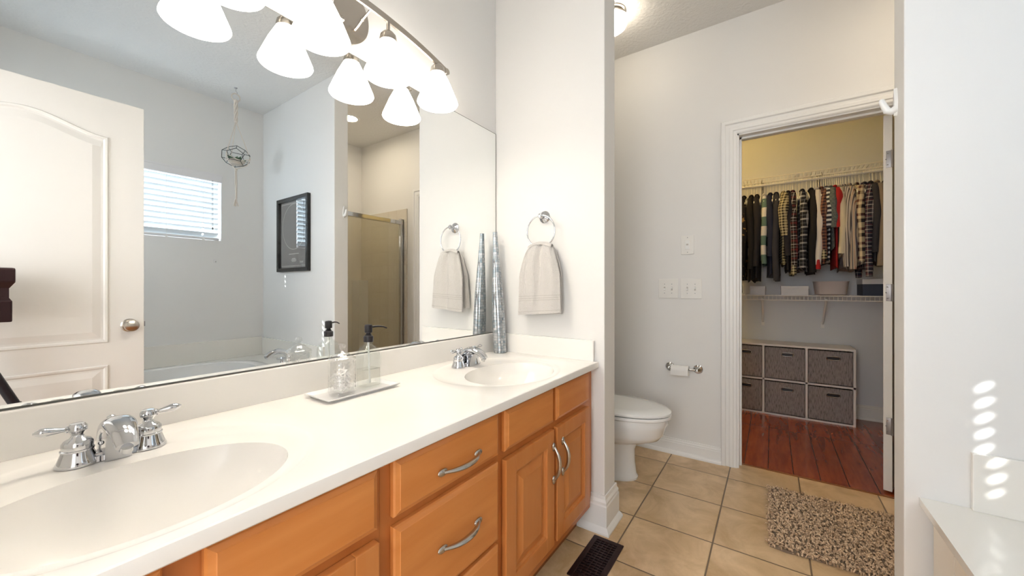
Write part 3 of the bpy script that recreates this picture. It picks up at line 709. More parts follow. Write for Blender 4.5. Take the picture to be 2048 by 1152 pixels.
# soap dispenser
bc = (0.768, 1.110); bt = thing('soap_dispenser', 'square clear glass soap bottle with black pump, half full, on the tray', 'soap dispenser', (bc[0], bc[1], TZ))
def squircle(hx, hy, p=0.45, n=40):
    return [(hx*math.copysign(abs(math.cos(2*PI*k/n))**p, math.cos(2*PI*k/n)), hy*math.copysign(abs(math.sin(2*PI*k/n))**p, math.sin(2*PI*k/n))) for k in range(n)]
def loft(levels, close=True):
    """levels: (hx, hy, z, p)"""
    n = 40; vs = []; fs = []
    for hx, hy, z, p in levels: vs += [(x, y, z) for x, y in squircle(hx, hy, p, n)]
    for i in range(len(levels)-1):
        for k in range(n): fs.append((i*n+k, i*n+(k+1) % n, (i+1)*n+(k+1) % n, (i+1)*n+k))
    if close: fs.append(tuple(range(n))); fs.append(tuple((len(levels)-1)*n+k for k in range(n)))
    return MB().add(vs, fs, True)
hx, hy = 0.035, 0.031
outer = [(hx*0.93, hy*0.93, 0.0, .4), (hx, hy, 0.004, .4), (hx, hy, 0.100, .4), (hx*0.98, hy*0.98, 0.112, .5), (hx*0.86, hy*0.88, 0.124, .6), (hx*0.62, hy*0.66, 0.134, .8), (0.0145, 0.0145, 0.140, 1), (0.0130, 0.0130, 0.152, 1)]
inner = [(0.0100, 0.0100, 0.152, 1), (0.0115, 0.0115, 0.140, 1), (hx*0.55, hy*0.58, 0.131, .8), (hx*0.80, hy*0.81, 0.121, .6), (hx*0.91, hy*0.90, 0.110, .5), (hx*0.92, hy*0.91, 0.100, .4), (hx*0.92, hy*0.91, 0.008, .4), (hx*0.84, hy*0.84, 0.005, .4)]
loft(outer+inner).build('bottle', M_GLASS, bt)
loft([(hx*0.90, hy*0.89, 0.0065, .4), (hx*0.905, hy*0.895, 0.010, .4), (hx*0.905, hy*0.895, 0.061, .4)]).build('liquid_soap', M_WATER, bt)
b = MB(); b.lathe([(0.0155, 0.150), (0.0158, 0.152), (0.0158, 0.167), (0.0145, 0.169), (0.0100, 0.171), (0.0100, 0.174), (0.0075, 0.176), (0.0075, 0.180), (0.0120, 0.181), (0.0125, 0.183), (0.0125, 0.203), (0.0105, 0.207), (0, 0.209)], 28)
b.build('pump', M_BLACK, bt)
b = MB(); b.tube([(0.010, -0.004, 0.199), (0.030, -0.012, 0.200), (0.044, -0.018, 0.198), (0.056, -0.023, 0.192)], [0.0035, 0.0030, 0.0026, 0.0022], 10); b.build('spout', M_BLACK, bt)
b = MB(); b.tube([(0, 0, 0.150), (0.002, 0, 0.08), (0.006, 0, 0.012)], 0.003, 8); b.build('dip_tube', M_PLASTIC, bt)
# vase
vz = thing('tall_vase', 'tall slim silver-blue mosaic vase leaning in the counter corner', 'vase', (1.578, 1.160, TOP))
M_VASE = grid_mat('mosaic_silver', (0.26, 0.33, 0.38), (0.62, 0.61, 0.60), (0.17, 0.16, 0.16), 0.009, 0.013, 0.003, 0.0, 0.0007, axes='XZ', rough=0.2, vary=0.20, nscale=26, coat=0.5)
M_VASE.node_tree.nodes['Principled BSDF'].inputs['Metallic'].default_value = 0.45
pr = [(0.032, 0.0), (0.0345, 0.003), (0.0350, 0.02), (0.0350, 0.10), (0.0335, 0.20), (0.0300, 0.30), (0.0240, 0.40), (0.0175, 0.50), (0.0130, 0.58), (0.0115, 0.625), (0.0095, 0.625), (0.010, 0.58), (0.014, 0.5), (0.02, 0.4), (0.02, 0.02), (0, 0.02)]
MB().lathe(pr, 36, RY(-0.010) @ RX(-0.045), caps=False).build('vase_body', M_VASE, vz)

# ================================================================ TOWEL RING + TOWEL
rg = thing('towel_ring', 'chrome towel ring mounted on the wing wall', 'towel ring', (WXA, 0.930, 1.452))
b = MB(); b.lathe([(0.030, 0), (0.030, 0.004), (0.026, 0.008), (0.024, 0.009), (0.018, 0.013), (0.010, 0.017), (0.009, 0.034), (0.013, 0.038), (0.013, 0.046), (0.009, 0.051), (0, 0.052)], 28, RY(-PI/2)); b.build('mount', M_CHROME, rg)
b = MB(); R_ = 0.078; pts = [(-0.041+0.0*0, R_*math.sin(a), -R_+0.002+R_*math.cos(a)) for a in [2*PI*k/48 for k in range(48)]]
b.tube(pts, 0.0038, 10, closed=True); b.build('ring', M_CHROME, rg)
def towel():
    t = thing('hand_towel', 'beige terry hand towel draped through the chrome towel ring', 'towel', (WXA-0.041, 0.930, 1.452-2*R_+0.004))
    def sheet(front):
        vs = []; fs = []; NU = 44; NV = 46; H = 0.325 if front else 0.318; dd = []
        for side in (0, 1):
            for j in range(NV+1):
                v = j/NV
                for i in range(NU+1):
                    u = -1+2*i/NU
                    # half width grows from the ring to the hem
                    base = 0.064+0.042*min(1, v*2.4)**0.7+0.012*v
                    yc = 0.004*v if front else -0.012*v
                    y = u*base*(1.0)+yc
                    fold = 0.013*math.sin(u*6.3+1.1)*(1-0.45*v)+0.005*math.sin(u*13.0+2.0*v)*(1-v*0.5)+random.uniform(-.0009, .0009)
                    z = -H*v+0.016*(1-u*u)*(1-v)**3 + (0.010*u*v*v if front else -0.006*u*v*v)
                    xo = (-0.013-0.006*v-0.012*math.sin(min(v*3, 1)*PI/2)) if front else (0.010+0.004*v)
                    x = xo+fold*(0.8 if front else 0.4)+(0.0045 if side else -0.0045)
                    if v < 0.05: x *= (v/0.05)**0.5
                    vs.append((x, -y, z))
        n1 = (NU+1)*(NV+1)
        for j in range(NV):
            for i in range(NU):
                a = j*(NU+1)+i; fs.append((a, a+1, a+NU+2, a+NU+1)); a += n1; fs.append((a, a+NU+1, a+NU+2, a+1))
        for j in range(NV):
            a = j*(NU+1); fs.append((a, a+NU+1, n1+a+NU+1, n1+a)); a += NU; fs.append((a, n1+a, n1+a+NU+1, a+NU+1))
        for i in range(NU):
            a = NV*(NU+1)+i; fs.append((a, a+1, n1+a+1, n1+a)); a = i; fs.append((a, n1+a, n1+a+1, a+1))
        return vs, fs
    for fr, nm in ((True, 'front_fall'), (False, 'back_fall')):
        vs, fs = sheet(fr); ob = MB().add(vs, fs, True).build(nm, M_TOWEL, t)
        # woven bands
        NU = 44; NV = 46; bm = MB()
        for v0 in (0.73, 0.765, 0.795, 0.955):
            j = v0*NV; j0 = int(j); f = j-j0; line = []
            for i in range(NU+1):
                a = Vector(vs[j0*(NU+1)+i]); c_ = Vector(vs[(j0+1)*(NU+1)+i]); p = a.lerp(c_, f); p.x -= 0.0002 if fr else -0.0092; line.append(p)
            bm.tube(line, 0.0011, 6)
        bm.build('woven_band', M_TOWELD, ob)
    # rolled fabric over the ring
    b = MB(); vs = []; fs = []; NU = 44; K = 10
    for k in range(K+1):
        a = PI*k/K
        for i in range(NU+1):
            u = -1+2*i/NU; zc = 0.016*(1-u*u)
            vs.append((0.0125*math.cos(a)*(-1)-0.003, -u*0.066, zc-0.006+0.016*math.sin(a)))
    for k in range(K):
        for i in range(NU): q = k*(NU+1)+i; fs.append((q, q+1, q+NU+2, q+NU+1))
    b.add(vs, fs, True).build('top_fold', M_TOWEL, t)
towel()

# ================================================================ VANITY LIGHT BAR
lb = thing('vanity_light', 'brushed nickel arched light bar with four white glass shades above the mirror', 'wall lamp', (0.735, D, 2.055))
b = MB(); b.lathe([(0.112, 0), (0.112, 0.014), (0.107, 0.022), (0.0, 0.024)], 48, RX(PI/2)); b.build('backplate', M_NICKEL, lb)
LY = -0.117
def barz(x): return 0.0-0.052*(x/0.41)**2
b = MB(); pts = [(x, LY, barz(x)) for x in [-0.41+0.82*k/40 for k in range(41)]]
vs = []; fs = []
for x, y, z in pts: vs += [(x, y-0.004, z-0.011), (x, y+0.004, z-0.011), (x, y+0.004, z+0.011), (x, y-0.004, z+0.011)]
for i in range(40):
    for k in range(4): fs.append((i*4+k, i*4+(k+1) % 4, (i+1)*4+(k+1) % 4, (i+1)*4+k))
fs += [(0, 1, 2, 3), (160, 161, 162, 163)]; b.add(vs, fs, True)
for s_ in (-1, 1): b.tube([(s_*0.412, LY-0.005, barz(0.41)), (s_*0.412, LY+0.005, barz(0.41))], 0.0125, 16)
b.build('bar', M_NICKEL, lb)
for x in (-0.055, 0.055):
    b = MB(); b.tube([(x*0.9, -0.024, -0.045), (x*0.95, -0.040, -0.036), (x, -0.060, -0.020), (x, LY+0.004, -0.004)], 0.0042, 10); b.ball((x, -0.060, -0.020), 0.0065, 10); b.ball((x, LY+0.005, -0.004), 0.0065, 10)
    b.build('arm', M_NICKEL, lb)
b = MB().ball((0, -0.027, -0.035), 0.010, 12); b.build('finial', M_NICKEL, lb)
for x in (-0.36, -0.12, 0.12, 0.36):
    zc = -0.070
    st = MB(); st.tube([(x, LY, barz(x)-0.008), (x, LY, zc+0.018)], 0.0065, 12)
    st.lathe([(0.0295, -0.014), (0.0300, -0.006), (0.0270, 0.008), (0.0190, 0.018), (0.0075, 0.023), (0, 0.023)], 28, c=(x, LY, zc)); so = st.build('shade_holder', M_NICKEL, lb)
    sh = MB(); pr = [(0.0265, -0.010), (0.031, -0.018), (0.052, -0.060), (0.0705, -0.105), (0.0800, -0.128), (0.0815, -0.134), (0.0790, -0.138), (0.0765, -0.134), (0.0665, -0.105), (0.046, -0.060), (0.028, -0.018)]
    sh.lathe(pr, 40, c=(x, LY, zc), caps=False); sh.build('lamp_shade', M_SHADE, so)
    MB().ball((x, LY, zc-0.065), 0.024, 16, None).build('bulb', M_BULB, so)

# flush dome ceiling lights
def dome(x, y, label, r=0.085, cz=CZ, m=None):
    t = thing('ceiling_light', label, 'ceiling light', (x, y, cz))
    MB().lathe([(r*0.90, 0), (r*0.92, -0.008), (r*0.80, -0.012), (r*0.84, -0.022), (r*0.78, -0.028)], 36).build('base', M_NICKEL, t)
    MB().lathe([(r*0.76, -0.028), (r, -0.045), (r*1.02, -0.065), (r*0.88, -0.095), (r*0.55, -0.118), (0, -0.128)], 36, caps=False).build('glass_dome', m or M_DOME, t)
    MB().lathe([(0.008, -0.124), (0.010, -0.132), (0.005, -0.140), (0, -0.142)], 14).build('finial', M_NICKEL, t)
dome(2.22, 0.79, 'small frosted dome ceiling light over the toilet with nickel base')
t = thing('recessed_light', 'round recessed ceiling light over the shower, seen in the mirror', 'ceiling light', (2.14, -0.93, CZ))
MB().lathe([(0.095, 0), (0.095, -0.006), (0.070, -0.010), (0.068, -0.002)], 36, caps=False).build('trim_ring', M_PLASTIC, t)
MB().lathe([(0.0, -0.004), (0.069, -0.004)], 36, caps=False).build('lens', mat('shower_lens', (1, 1, 1), 0.3, emit=((1.0, 0.86, 0.66), 95.0)), t)
dome(3.35, 0.62, 'small frosted dome ceiling light inside the closet, hidden above the doorway', m=M_DOMEY)

# ================================================================ TOILET
tl = thing('toilet', 'white porcelain toilet with closed lid partly behind the wing wall', 'toilet', (2.205, 1.215, 0))
def egg(w, yf, yb, n=48, sq=1.0):
    """plan outline: front (towards -y) elongated, back blunter"""
    o = []
    yc = yb+(yf-yb)*0.42
    for k in range(n):
        a = 2*PI*k/n; s_, c_ = math.sin(a), math.cos(a)
        y = yc+((yf-yc)*(-s_) if s_ < 0 else (yb-yc)*math.copysign(abs(s_)**0.8, s_))
        x = w*math.copysign(abs(c_)**(0.95 if s_ < 0 else 0.75), c_); o.append((x, y))
    return o
def lofte(levels, smooth=True, cap0=True, cap1=True):
    vs = []; fs = []; n = 48
    for w_, yf, yb, z in levels: vs += [(x, y, z) for x, y in egg(w_, yf, yb, n)]
    for i in range(len(levels)-1):
        for k in range(n): fs.append((i*n+k, i*n+(k+1) % n, (i+1)*n+(k+1) % n, (i+1)*n+k))
    if cap0: fs.append(tuple(range(n)))
    if cap1: fs.append(tuple((len(levels)-1)*n+k for k in range(n)))
    return MB().add(vs, fs, smooth)
lofte([(0.118, -0.575, -0.10, 0.0), (0.118, -0.578, -0.10, 0.012), (0.105, -0.568, -0.11, 0.03), (0.098, -0.560, -0.12, 0.10), (0.098, -0.560, -0.12, 0.17), (0.104, -0.575, -0.13, 0.205), (0.130, -0.635, -0.16, 0.228), (0.160, -0.695, -0.19, 0.252), (0.176, -0.722, -0.21, 0.285), (0.182, -0.733, -0.22, 0.33), (0.186, -0.742, -0.22, 0.345), (0.183, -0.738, -0.22, 0.375)]).build('bowl', M_PORC, tl)
lofte([(0.185, -0.752, -0.235, 0.377), (0.190, -0.758, -0.235, 0.382), (0.190, -0.758, -0.235, 0.392), (0.186, -0.754, -0.235, 0.396)]).build('seat', M_PORC, tl)
lofte([(0.184, -0.753, -0.215, 0.399), (0.190, -0.759, -0.215, 0.403), (0.190, -0.758, -0.215, 0.412), (0.180, -0.745, -0.225, 0.420), (0.13, -0.66, -0.27, 0.425), (0.05, -0.5, -0.38, 0.427)]).build('lid', M_PORC, tl)
b = MB(); b.box(-0.20, 0.20, -0.195, -0.005, 0.37, 0.72, 0.02); b.build('tank', M_PORC, tl)
b = MB(); b.box(-0.212, 0.212, -0.207, -0.001, 0.722, 0.755, 0.008); b.build('tank_lid', M_PORC, tl)
b = MB(); b.box(-0.16, -0.10, -0.215, -0.196, 0.655, 0.668, 0.003); b.build('flush_lever', M_CHROME, tl)

# toilet paper holder
tp = thing('toilet_paper_holder', 'chrome two-post toilet paper holder on the wall beside the toilet', 'paper holder', (KX, 0.478, 0.575))
for y in (-0.085, 0.085):
    b = MB(); b.lathe([(0.029, 0), (0.029, 0.004), (0.024, 0.009), (0.021, 0.009), (0.016, 0.014), (0.010, 0.018), (0.0085, 0.038), (0.0105, 0.042), (0.0105, 0.055), (0.006, 0.060), (0, 0.061)], 24, T(0, y, 0) @ RY(-PI/2)); b.build('post', M_CHROME, tp)
MB().tube([(-0.048, -0.080, 0), (-0.048, 0.080, 0)], 0.0065, 12).build('roller', M_CHROME, tp)
ro = thing('toilet_paper_roll', 'nearly used white toilet paper roll on the chrome holder', 'toilet roll', (KX-0.050, 0.492, 0.568))
MB().lathe([(0.019, -0.052), (0.030, -0.052), (0.030, 0.052), (0.019, 0.052), (0.019, -0.052)], 32, RX(PI/2), caps=False).build('paper', M_PAPER, ro)
MB().box(-0.0305, -0.0290, -0.052, 0.052, -0.030, 0.0).build('loose_sheet', M_PAPER, ro)

# switches
def plate(y0, y1, z0, z1, label, n, rocker=False):
    t = thing('light_switch', label, 'switch', (KX, (y0+y1)/2, (z0+z1)/2)); w2, h2 = abs(y1-y0)/2, (z1-z0)/2
    MB().box(-0.007, 0.0, -w2, w2, -h2, h2, 0.003).build('cover_plate', M_PLATE, t)
    for k in range(n):
        yy = (k-(n-1)/2)*0.046
        if rocker:
            MB().box(-0.0085, -0.0065, -0.017, 0.017, -0.033, 0.033, 0.001).build('rocker_frame', M_PLATE, t)
            MB().box(-0.0115, -0.0080, -0.013, 0.013, -0.029, 0.029, 0.001).build('rocker', M_PLASTIC, t)
            MB().box(-0.0122, -0.0112, -0.006, 0.007, -0.003, 0.007).build('indicator', M_TOWELD, t)
        else:
            MB().box(-0.0074, -0.0066, yy-0.005, yy+0.005, -0.012, 0.012).build('switch_slot', M_TOWELD, t)
            MB().box(-0.016, -0.006, yy-0.0042, yy+0.0042, (-0.010 if k else 0.0), (0.002 if k else 0.010), 0.001).build('toggle', M_PLASTIC, t)
        s_ = MB()
        for zz in ((-0.030, 0.030) if not rocker else (-0.048, 0.048)): s_.lathe([(0.003, 0), (0.0025, 0.0015), (0, 0.0017)], 10, T(-0.0068, yy, zz) @ RY(-PI/2))
        s_.build('screws', M_STEEL, t)
plate(0.512, 0.636, 1.032, 1.160, 'double toggle switch plate, left of the pair beside the closet door', 2)
plate(0.370, 0.496, 1.030, 1.160, 'double toggle switch plate, right of the pair beside the closet door', 2)
plate(0.416, 0.494, 1.320, 1.443, 'single rocker switch plate above the two double switches', 1, True)

# floor register
rgx0, rgx1, rgy0, rgy1 = 1.315, 1.592, 0.518, 0.650
fv = thing('floor_register', 'dark bronze metal floor vent grille on the tiles by the vanity', 'floor vent', ((rgx0+rgx1)/2, (rgy0+rgy1)/2, 0))
a_, c_ = (rgx1-rgx0)/2, (rgy1-rgy0)/2
b = MB(); b.box(-a_, a_, -c_, -c_+0.022, 0, 0.006, 0.002); b.box(-a_, a_, c_-0.022, c_, 0, 0.006, 0.002); b.box(-a_, -a_+0.022, -c_+0.02, c_-0.02, 0, 0.006, 0.002); b.box(a_-0.022, a_, -c_+0.02, c_-0.02, 0, 0.006, 0.002)
b.build('frame', M_BRONZE, fv)
b = MB()
for k in range(15):
    x = -a_+0.030+k*(2*a_-0.060)/14; b.box(x-0.0035, x+0.0035, -c_+0.020, c_-0.020, 0.0005, 0.0045)
for k in range(4):
    y = -c_+0.022+(k+1)*(2*c_-0.044)/5; b.box(-a_+0.02, a_-0.02, y-0.0015, y+0.0015, 0.0005, 0.0050)
b.build('grille', M_BRONZE, fv)
MB().box(-a_+0.015, a_-0.015, -c_+0.015, c_-0.015, 0.0001, 0.0006).build('duct_shade', M_BLACK, fv)  # black sheet under the grille, the shade of the duct put in as colour

# wall hook on tub wall end
hk = thing('adhesive_hook', 'white adhesive hook on the narrow end of the tub wall', 'hook', (1.712, TY, 1.70))
out = [(0.011*math.cos(a), 0.044*math.sin(a)) if math.sin(a) < 0 else (0.011*math.cos(a)*(1-0.45*math.sin(a)), 0.048*math.sin(a)) for a in [2*PI*k/28 for k in range(28)]]
MB().prism(out, 0.0, 0.008, Matrix(((1, 0, 0, 0), (0, 0, 1, 0), (0, 1, 0, 0), (0, 0, 0, 1))), 0.002).build('plate', M_PLASTIC, hk)
MB().tube([(0, 0.004, -0.022), (0, 0.013, -0.026), (0, 0.023, -0.022), (0, 0.030, -0.006), (0, 0.036, 0.012), (0, 0.038, 0.018)], [0.013, 0.012, 0.011, 0.009, 0.0085, 0.005], 12).build('prong', M_PLASTIC, hk)
# tiny hook on the window wall
hk = thing('small_hook', 'tiny clear plastic hook on the wall beneath the window, seen in the mirror', 'hook', (1.256, -1.56, 1.336))
MB().box(-0.012, 0.012, 0, 0.005, -0.016, 0.014, 0.003).build('plate', M_TRAY, hk); MB().tube([(0, 0.004, -0.004), (0, 0.014, -0.010), (0, 0.018, 0.0)], 0.003, 8).build('prong', M_TOWELD, hk)

# ================================================================ RUG
rug = thing('bath_rug', 'taupe shaggy chenille bath rug on the tile in front of the closet', 'rug', (0, 0, 0))
RXa, RXb, RYa, RYb = 1.945, 2.520, -0.735, 0.012
rb = MB()
outl = [(RXa+0.01, RYa), (RXb-0.005, RYa), (RXb, -0.40), (RXb-0.005, RYb), (2.25, RYb-0.006), (RXa, RYb-0.004), (RXa-0.008, -0.05), (RXa+0.004, -0.12)]
rb.prism(outl, 0.0005, 0.010); rb.build('backing', M_RUGB, rug)
def rug_mat():
    m = mat('rug_yarn', (0.42, 0.315, 0.225), 0.95)
    N = m.node_tree.nodes; L = m.node_tree.links; g = N.new('ShaderNodeNewGeometry'); rp = N.new('ShaderNodeValToRGB')
    rp.color_ramp.elements[0].color = (0.30, 0.19, 0.11, 1); rp.color_ramp.elements[1].color = (0.76, 0.56, 0.38, 1)
    L.new(g.outputs['Random Per Island'], rp.inputs[0]); L.new(rp.outputs[0], N['Principled BSDF'].inputs['Base Color']); return m
rr = random.Random(11); vs = []; fs = []
stepg = 0.0105
nx = int((RXb-RXa)/stepg); ny = int((RYb-RYa)/stepg)
for i in range(nx+1):
    for j in range(ny+1):
        x = RXa+i*stepg+rr.uniform(-.004, .004); y = RYa+j*stepg+rr.uniform(-.004, .004)
        az = rr.uniform(0, 2*PI); ln = rr.uniform(0.012, 0.022); r0 = rr.uniform(0.0030, 0.0042)
        dx, dy = math.cos(az), math.sin(az); px, py = -dy, dx
        pts = [(0, 0.006, 1.0), (0.35*ln, 0.016, 1.05), (0.75*ln, 0.018, 0.95), (1.0*ln, 0.013, 0.45)]
        b0 = len(vs)
        for k, (d_, z, s_) in enumerate(pts):
            for q in range(5):
                a = 2*PI*q/5; u_, v_ = math.cos(a)*r0*s_, math.sin(a)*r0*s_
                if k == 0: vs.append((x+px*u_+dx*v_, y+py*u_+dy*v_, z))
                else: vs.append((x+dx*d_+px*u_, y+dy*d_+py*u_, z+v_))
        for k in range(3):
            for q in range(5): fs.append((b0+k*5+q, b0+k*5+(q+1) % 5, b0+(k+1)*5+(q+1) % 5, b0+(k+1)*5+q))
        fs.append(tuple(b0+15+q for q in range(5)))
pile = MB(); pile.v = vs; pile.f = fs; pile.sm = [True]*len(fs)
po = pile.build('pile', rug_mat(), rug); po['kind'] = 'stuff'

# ================================================================ TUB
DK = 0.470
tb = thing('bathtub', 'white drop-in oval bathtub set in a marble deck under the window', 'bathtub', (0.70, -0.98, DK))
n = 56; vs = []; fs = []
def oval(rx, ry, z, p=0.75): return [(rx*math.copysign(abs(math.cos(2*PI*k/n))**p, math.cos(2*PI*k/n)), ry*math.copysign(abs(math.sin(2*PI*k/n))**p, math.sin(2*PI*k/n)), z) for k in range(n)]
lv = [(0.70, 0.40, 0.002), (0.70, 0.40, 0.018), (0.69, 0.39, 0.024), (0.63, 0.34, 0.026), (0.615, 0.325, 0.018), (0.59, 0.30, -0.08), (0.55, 0.27, -0.30), (0.48, 0.21, -0.37), (0.0, 0.0, -0.385)]
for rx, ry, z in lv: vs += oval(rx, ry, z)
for i in range(len(lv)-1):
    for k in range(n): fs.append((i*n+k, i*n+(k+1) % n, (i+1)*n+(k+1) % n, (i+1)*n+k))
MB().add(vs, fs, True).build('tub_shell', M_ACRYL, tb)
# deck ring with oval hole
dk = thing('tub_deck', 'cream marble tub surround deck with splash along the walls', 'tub deck', (0, 0, 0))
X0, X1, Y0, Y1 = -0.268, TXA-0.001, -1.558, -0.365
b = MB(); N_ = 96; inn = []; outp = []
for k in range(N_):
    a = 2*PI*k/N_; c_, s_ = math.cos(a), math.sin(a)
    inn.append((0.70+0.65*math.copysign(abs(c_)**.75, c_), -0.98+0.36*math.copysign(abs(s_)**.75, s_)))
    # ray to rectangle
    ts = []
    if abs(c_) > 1e-6: ts.append(((X1 if c_ > 0 else X0)-0.70)/c_)
    if abs(s_) > 1e-6: ts.append(((Y1 if s_ > 0 else Y0)+0.98)/s_)
    tt = min(ts); outp.append((0.70+c_*tt, -0.98+s_*tt))
corners = [(X1, Y1), (X0, Y1), (X0, Y0), (X1, Y0)]
for cn in corners:
    kk = min(range(N_), key=lambda k: (outp[k][0]-cn[0])**2+(outp[k][1]-cn[1])**2); outp[kk] = cn
vs = [(x, y, DK) for x, y in inn]+[(x, y, DK) for x, y in outp]+[(x, y, DK-0.022) for x, y in outp]+[(x, y, DK-0.022) for x, y in inn]
fs = []
for k in range(N_):
    k2 = (k+1) % N_; fs += [(k, k2, N_+k2, N_+k), (N_+k, N_+k2, 2*N_+k2, 2*N_+k), (2*N_+k, 2*N_+k2, 3*N_+k2, 3*N_+k), (3*N_+k, 3*N_+k2, k2, k)]
b.add(vs, fs).build('deck_top', M_DECK, dk)
b = MB(); b.box(X1-0.016, X1, -1.558, -0.468, DK, 0.632, 0.002); b.build('end_splash', M_DECK, dk)
b = MB(); b.box(X0, X1-0.016, -1.558, -1.542, DK, 0.640, 0.002); b.build('window_splash', M_DECK, dk)
b = MB(); b.box(X0, 1.45, -0.408, -0.388, 0.0, DK-0.022); b.box(1.454, X1-0.03, -0.404, -0.388, 0, DK-0.022); b.build('apron_panel', M_APRON, dk)
# tub faucet
tf = thing('tub_faucet', 'chrome arched tub spout with cross handle on the deck, seen in the mirror', 'faucet', (1.47, -0.70, DK))
MB().lathe([(0.028, 0), (0.028, 0.006), (0.019, 0.012), (0.017, 0.05), (0.015, 0.07)], 24).build('spout_base', M_CHROME, tf)
pts = [(0, 0, 0.04), (-0.005, 0, 0.09), (-0.035, 0, 0.128), (-0.085, 0.01, 0.142), (-0.14, 0.02, 0.130), (-0.18, 0.03, 0.105)]
MB().tube(pts, [0.017, 0.018, 0.020, 0.021, 0.020, 0.018], 18, flat=0.8).build('spout', M_CHROME, tf)
b = MB(); b.lathe([(0.026, 0), (0.026, 0.006), (0.015, 0.02), (0.012, 0.05), (0.016, 0.06), (0.012, 0.07), (0, 0.072)], 22, c=(0.0, -0.11, 0)); b.tube([(-0.04, -0.11, 0.060), (0.04, -0.11, 0.060)], [0.006, 0.006], 10); b.tube([(0, -0.15, 0.060), (0, -0.07, 0.060)], 0.006, 10); b.build('handle', M_CHROME, tf)

# ================================================================ FRAMED PRINT on tub end wall
fy0, fy1, fz0, fz1 = -1.225, -0.686, 1.243, 1.888
fr = thing('framed_print', 'black framed grey print with pale circle on the tub wall, seen in mirror', 'picture', (TXA, (fy0+fy1)/2, (fz0+fz1)/2))
hw_, hh2 = (fy1-fy0)/2, (fz1-fz0)/2; b = MB(); fw = 0.032
b.box(-0.028, 0, -hw_, hw_, hh2-fw, hh2, 0.002); b.box(-0.028, 0, -hw_, hw_, -hh2, -hh2+fw, 0.002); b.box(-0.028, 0, -hw_, -hw_+fw, -hh2+fw, hh2-fw, 0.002); b.box(-0.028, 0, hw_-fw, hw_, -hh2+fw, hh2-fw, 0.002)
b.build('frame', M_FRAME, fr)
MB().box(-0.006, -0.001, -hw_+fw-0.002, hw_-fw+0.002, -hh2+fw-0.002, hh2-fw+0.002).build('print', M_GREYPRINT, fr)
pa, pb = hw_-fw-0.016, hh2-fw-0.016
b = MB()
for q in ((-pa, pa, pb-0.004, pb), (-pa, pa, -pb, -pb+0.004), (-pa, -pa+0.004, -pb, pb), (pa-0.004, pa, -pb, pb)): b.box(-0.0068, -0.0060, *q)
b.build('white_border', M_WHITEINK, fr)
MYZ = Matrix(((0, 0, -1, 0), (-1, 0, 0, 0), (0, 1, 0, 0), (0, 0, 0, 1)))
cz_ = 0.068; R1 = 0.197
b = MB(); b.tube([(R1*math.cos(a), cz_+R1*math.sin(a)*1.0, 0.0066) for a in [2*PI*k/72 for k in range(72)]], 0.0020, 6, MYZ, closed=True, flat=0.3); b.build('circle_line', M_WHITEINK, fr)
MB().prism([(0.185*math.cos(2*PI*k/64), cz_+0.185*math.sin(2*PI*k/64)) for k in range(64)], 0.0058, 0.0064, MYZ).build('disc', M_DISC, fr)
b = MB()
b.box(-0.0066, -0.0060, -0.085, 0.085, -0.172, -0.166)
for k, (w_, zz) in enumerate(((0.028, -0.208), (0.040, -0.217), (0.044, -0.226), (0.034, -0.235))): b.box(-0.0066, -0.0060, -w_, w_, zz-0.0022, zz+0.0022)
for k, (w_, zz) in enumerate(((0.030, -0.238), (0.026, -0.246))): b.box(-0.0066, -0.0060, 0.13-w_, 0.13+w_, zz-0.002, zz+0.002)
b.build('caption_lines', M_WHITEINK, fr)
b = MB(); b.box(-0.0066, -0.006, -0.125, -0.118, -0.25, -0.225); b.box(-0.0066, -0.006, -0.135, -0.110, -0.252, -0.248); b.build('dark_mark', M_DARKINK, fr)
MB().box(-0.0125, -0.0110, -hw_+fw-0.001, hw_-fw+0.001, -hh2+fw-0.001, hh2-fw+0.001).build('glass_pane', M_PICGLASS, fr)

# ================================================================ HANGING TERRARIUM
px, py = 1.285, -1.20
hg = thing('hanging_planter', 'geometric glass terrarium in a cream macrame hanger under the ceiling, seen in the mirror', 'planter', (px, py, 0))
b = MB(); b.lathe([(0.012, 0), (0.010, -0.005), (0.003, -0.010)], 14, T(0, 0, CZ)); b.tube([(0, 0, CZ-0.008), (0, 0, CZ-0.028), (0.008, 0, CZ-0.036), (0.010, 0, CZ-0.045), (0, 0, CZ-0.052), (-0.008, 0, CZ-0.046)], 0.0022, 8); b.build('ceiling_hook', M_STEEL, hg)
rc = CZ-0.080
MB().tube([(0.030*math.cos(a), 0, rc+0.030*math.sin(a)) for a in [2*PI*k/28 for k in range(28)]], 0.0045, 10, closed=True).build('ring', M_ROPE, hg)
b = MB(); top = rc-0.028; kn = top-0.17
for k in range(4):
    a = 2*PI*k/4+0.4; pts = []
    for i in range(15): u = i/14; aa = a+u*5; pts.append((0.012*math.cos(aa)*(1-0.3*u), 0.012*math.sin(aa)*(1-0.3*u), top+(kn-top)*u))
    b.tube(pts, 0.0055, 8)
b.ball((0, 0, top-0.006), 0.018, 12); b.ball((0, 0, kn), 0.014, 12); b.build('knotted_cord', M_ROPE, hg)
pz = 2.190; R_d = 0.100; cords_ = MB()
for k in range(3):
    a = 2*PI*k/3+0.5; e = Vector((R_d*1.0*math.cos(a), R_d*math.sin(a), pz-0.01)); cords_.tube([(0, 0, kn), (e.x*0.5, e.y*0.5, (kn+e.z)/2), e], 0.0032, 8)
    cords_.tube([e, (e.x*0.75, e.y*0.75, pz-0.065), (0, 0, pz-0.105)], 0.0032, 8)
    e2 = Vector((R_d*math.cos(a+2*PI/3), R_d*math.sin(a+2*PI/3), pz-0.01)); cords_.tube([e*0.0+e, (e+e2)/2+Vector(((e+e2).x*0.18, (e+e2).y*0.18, -0.035)), e2], 0.0030, 8)
cords_.build('cradle_cord', M_ROPE, hg)
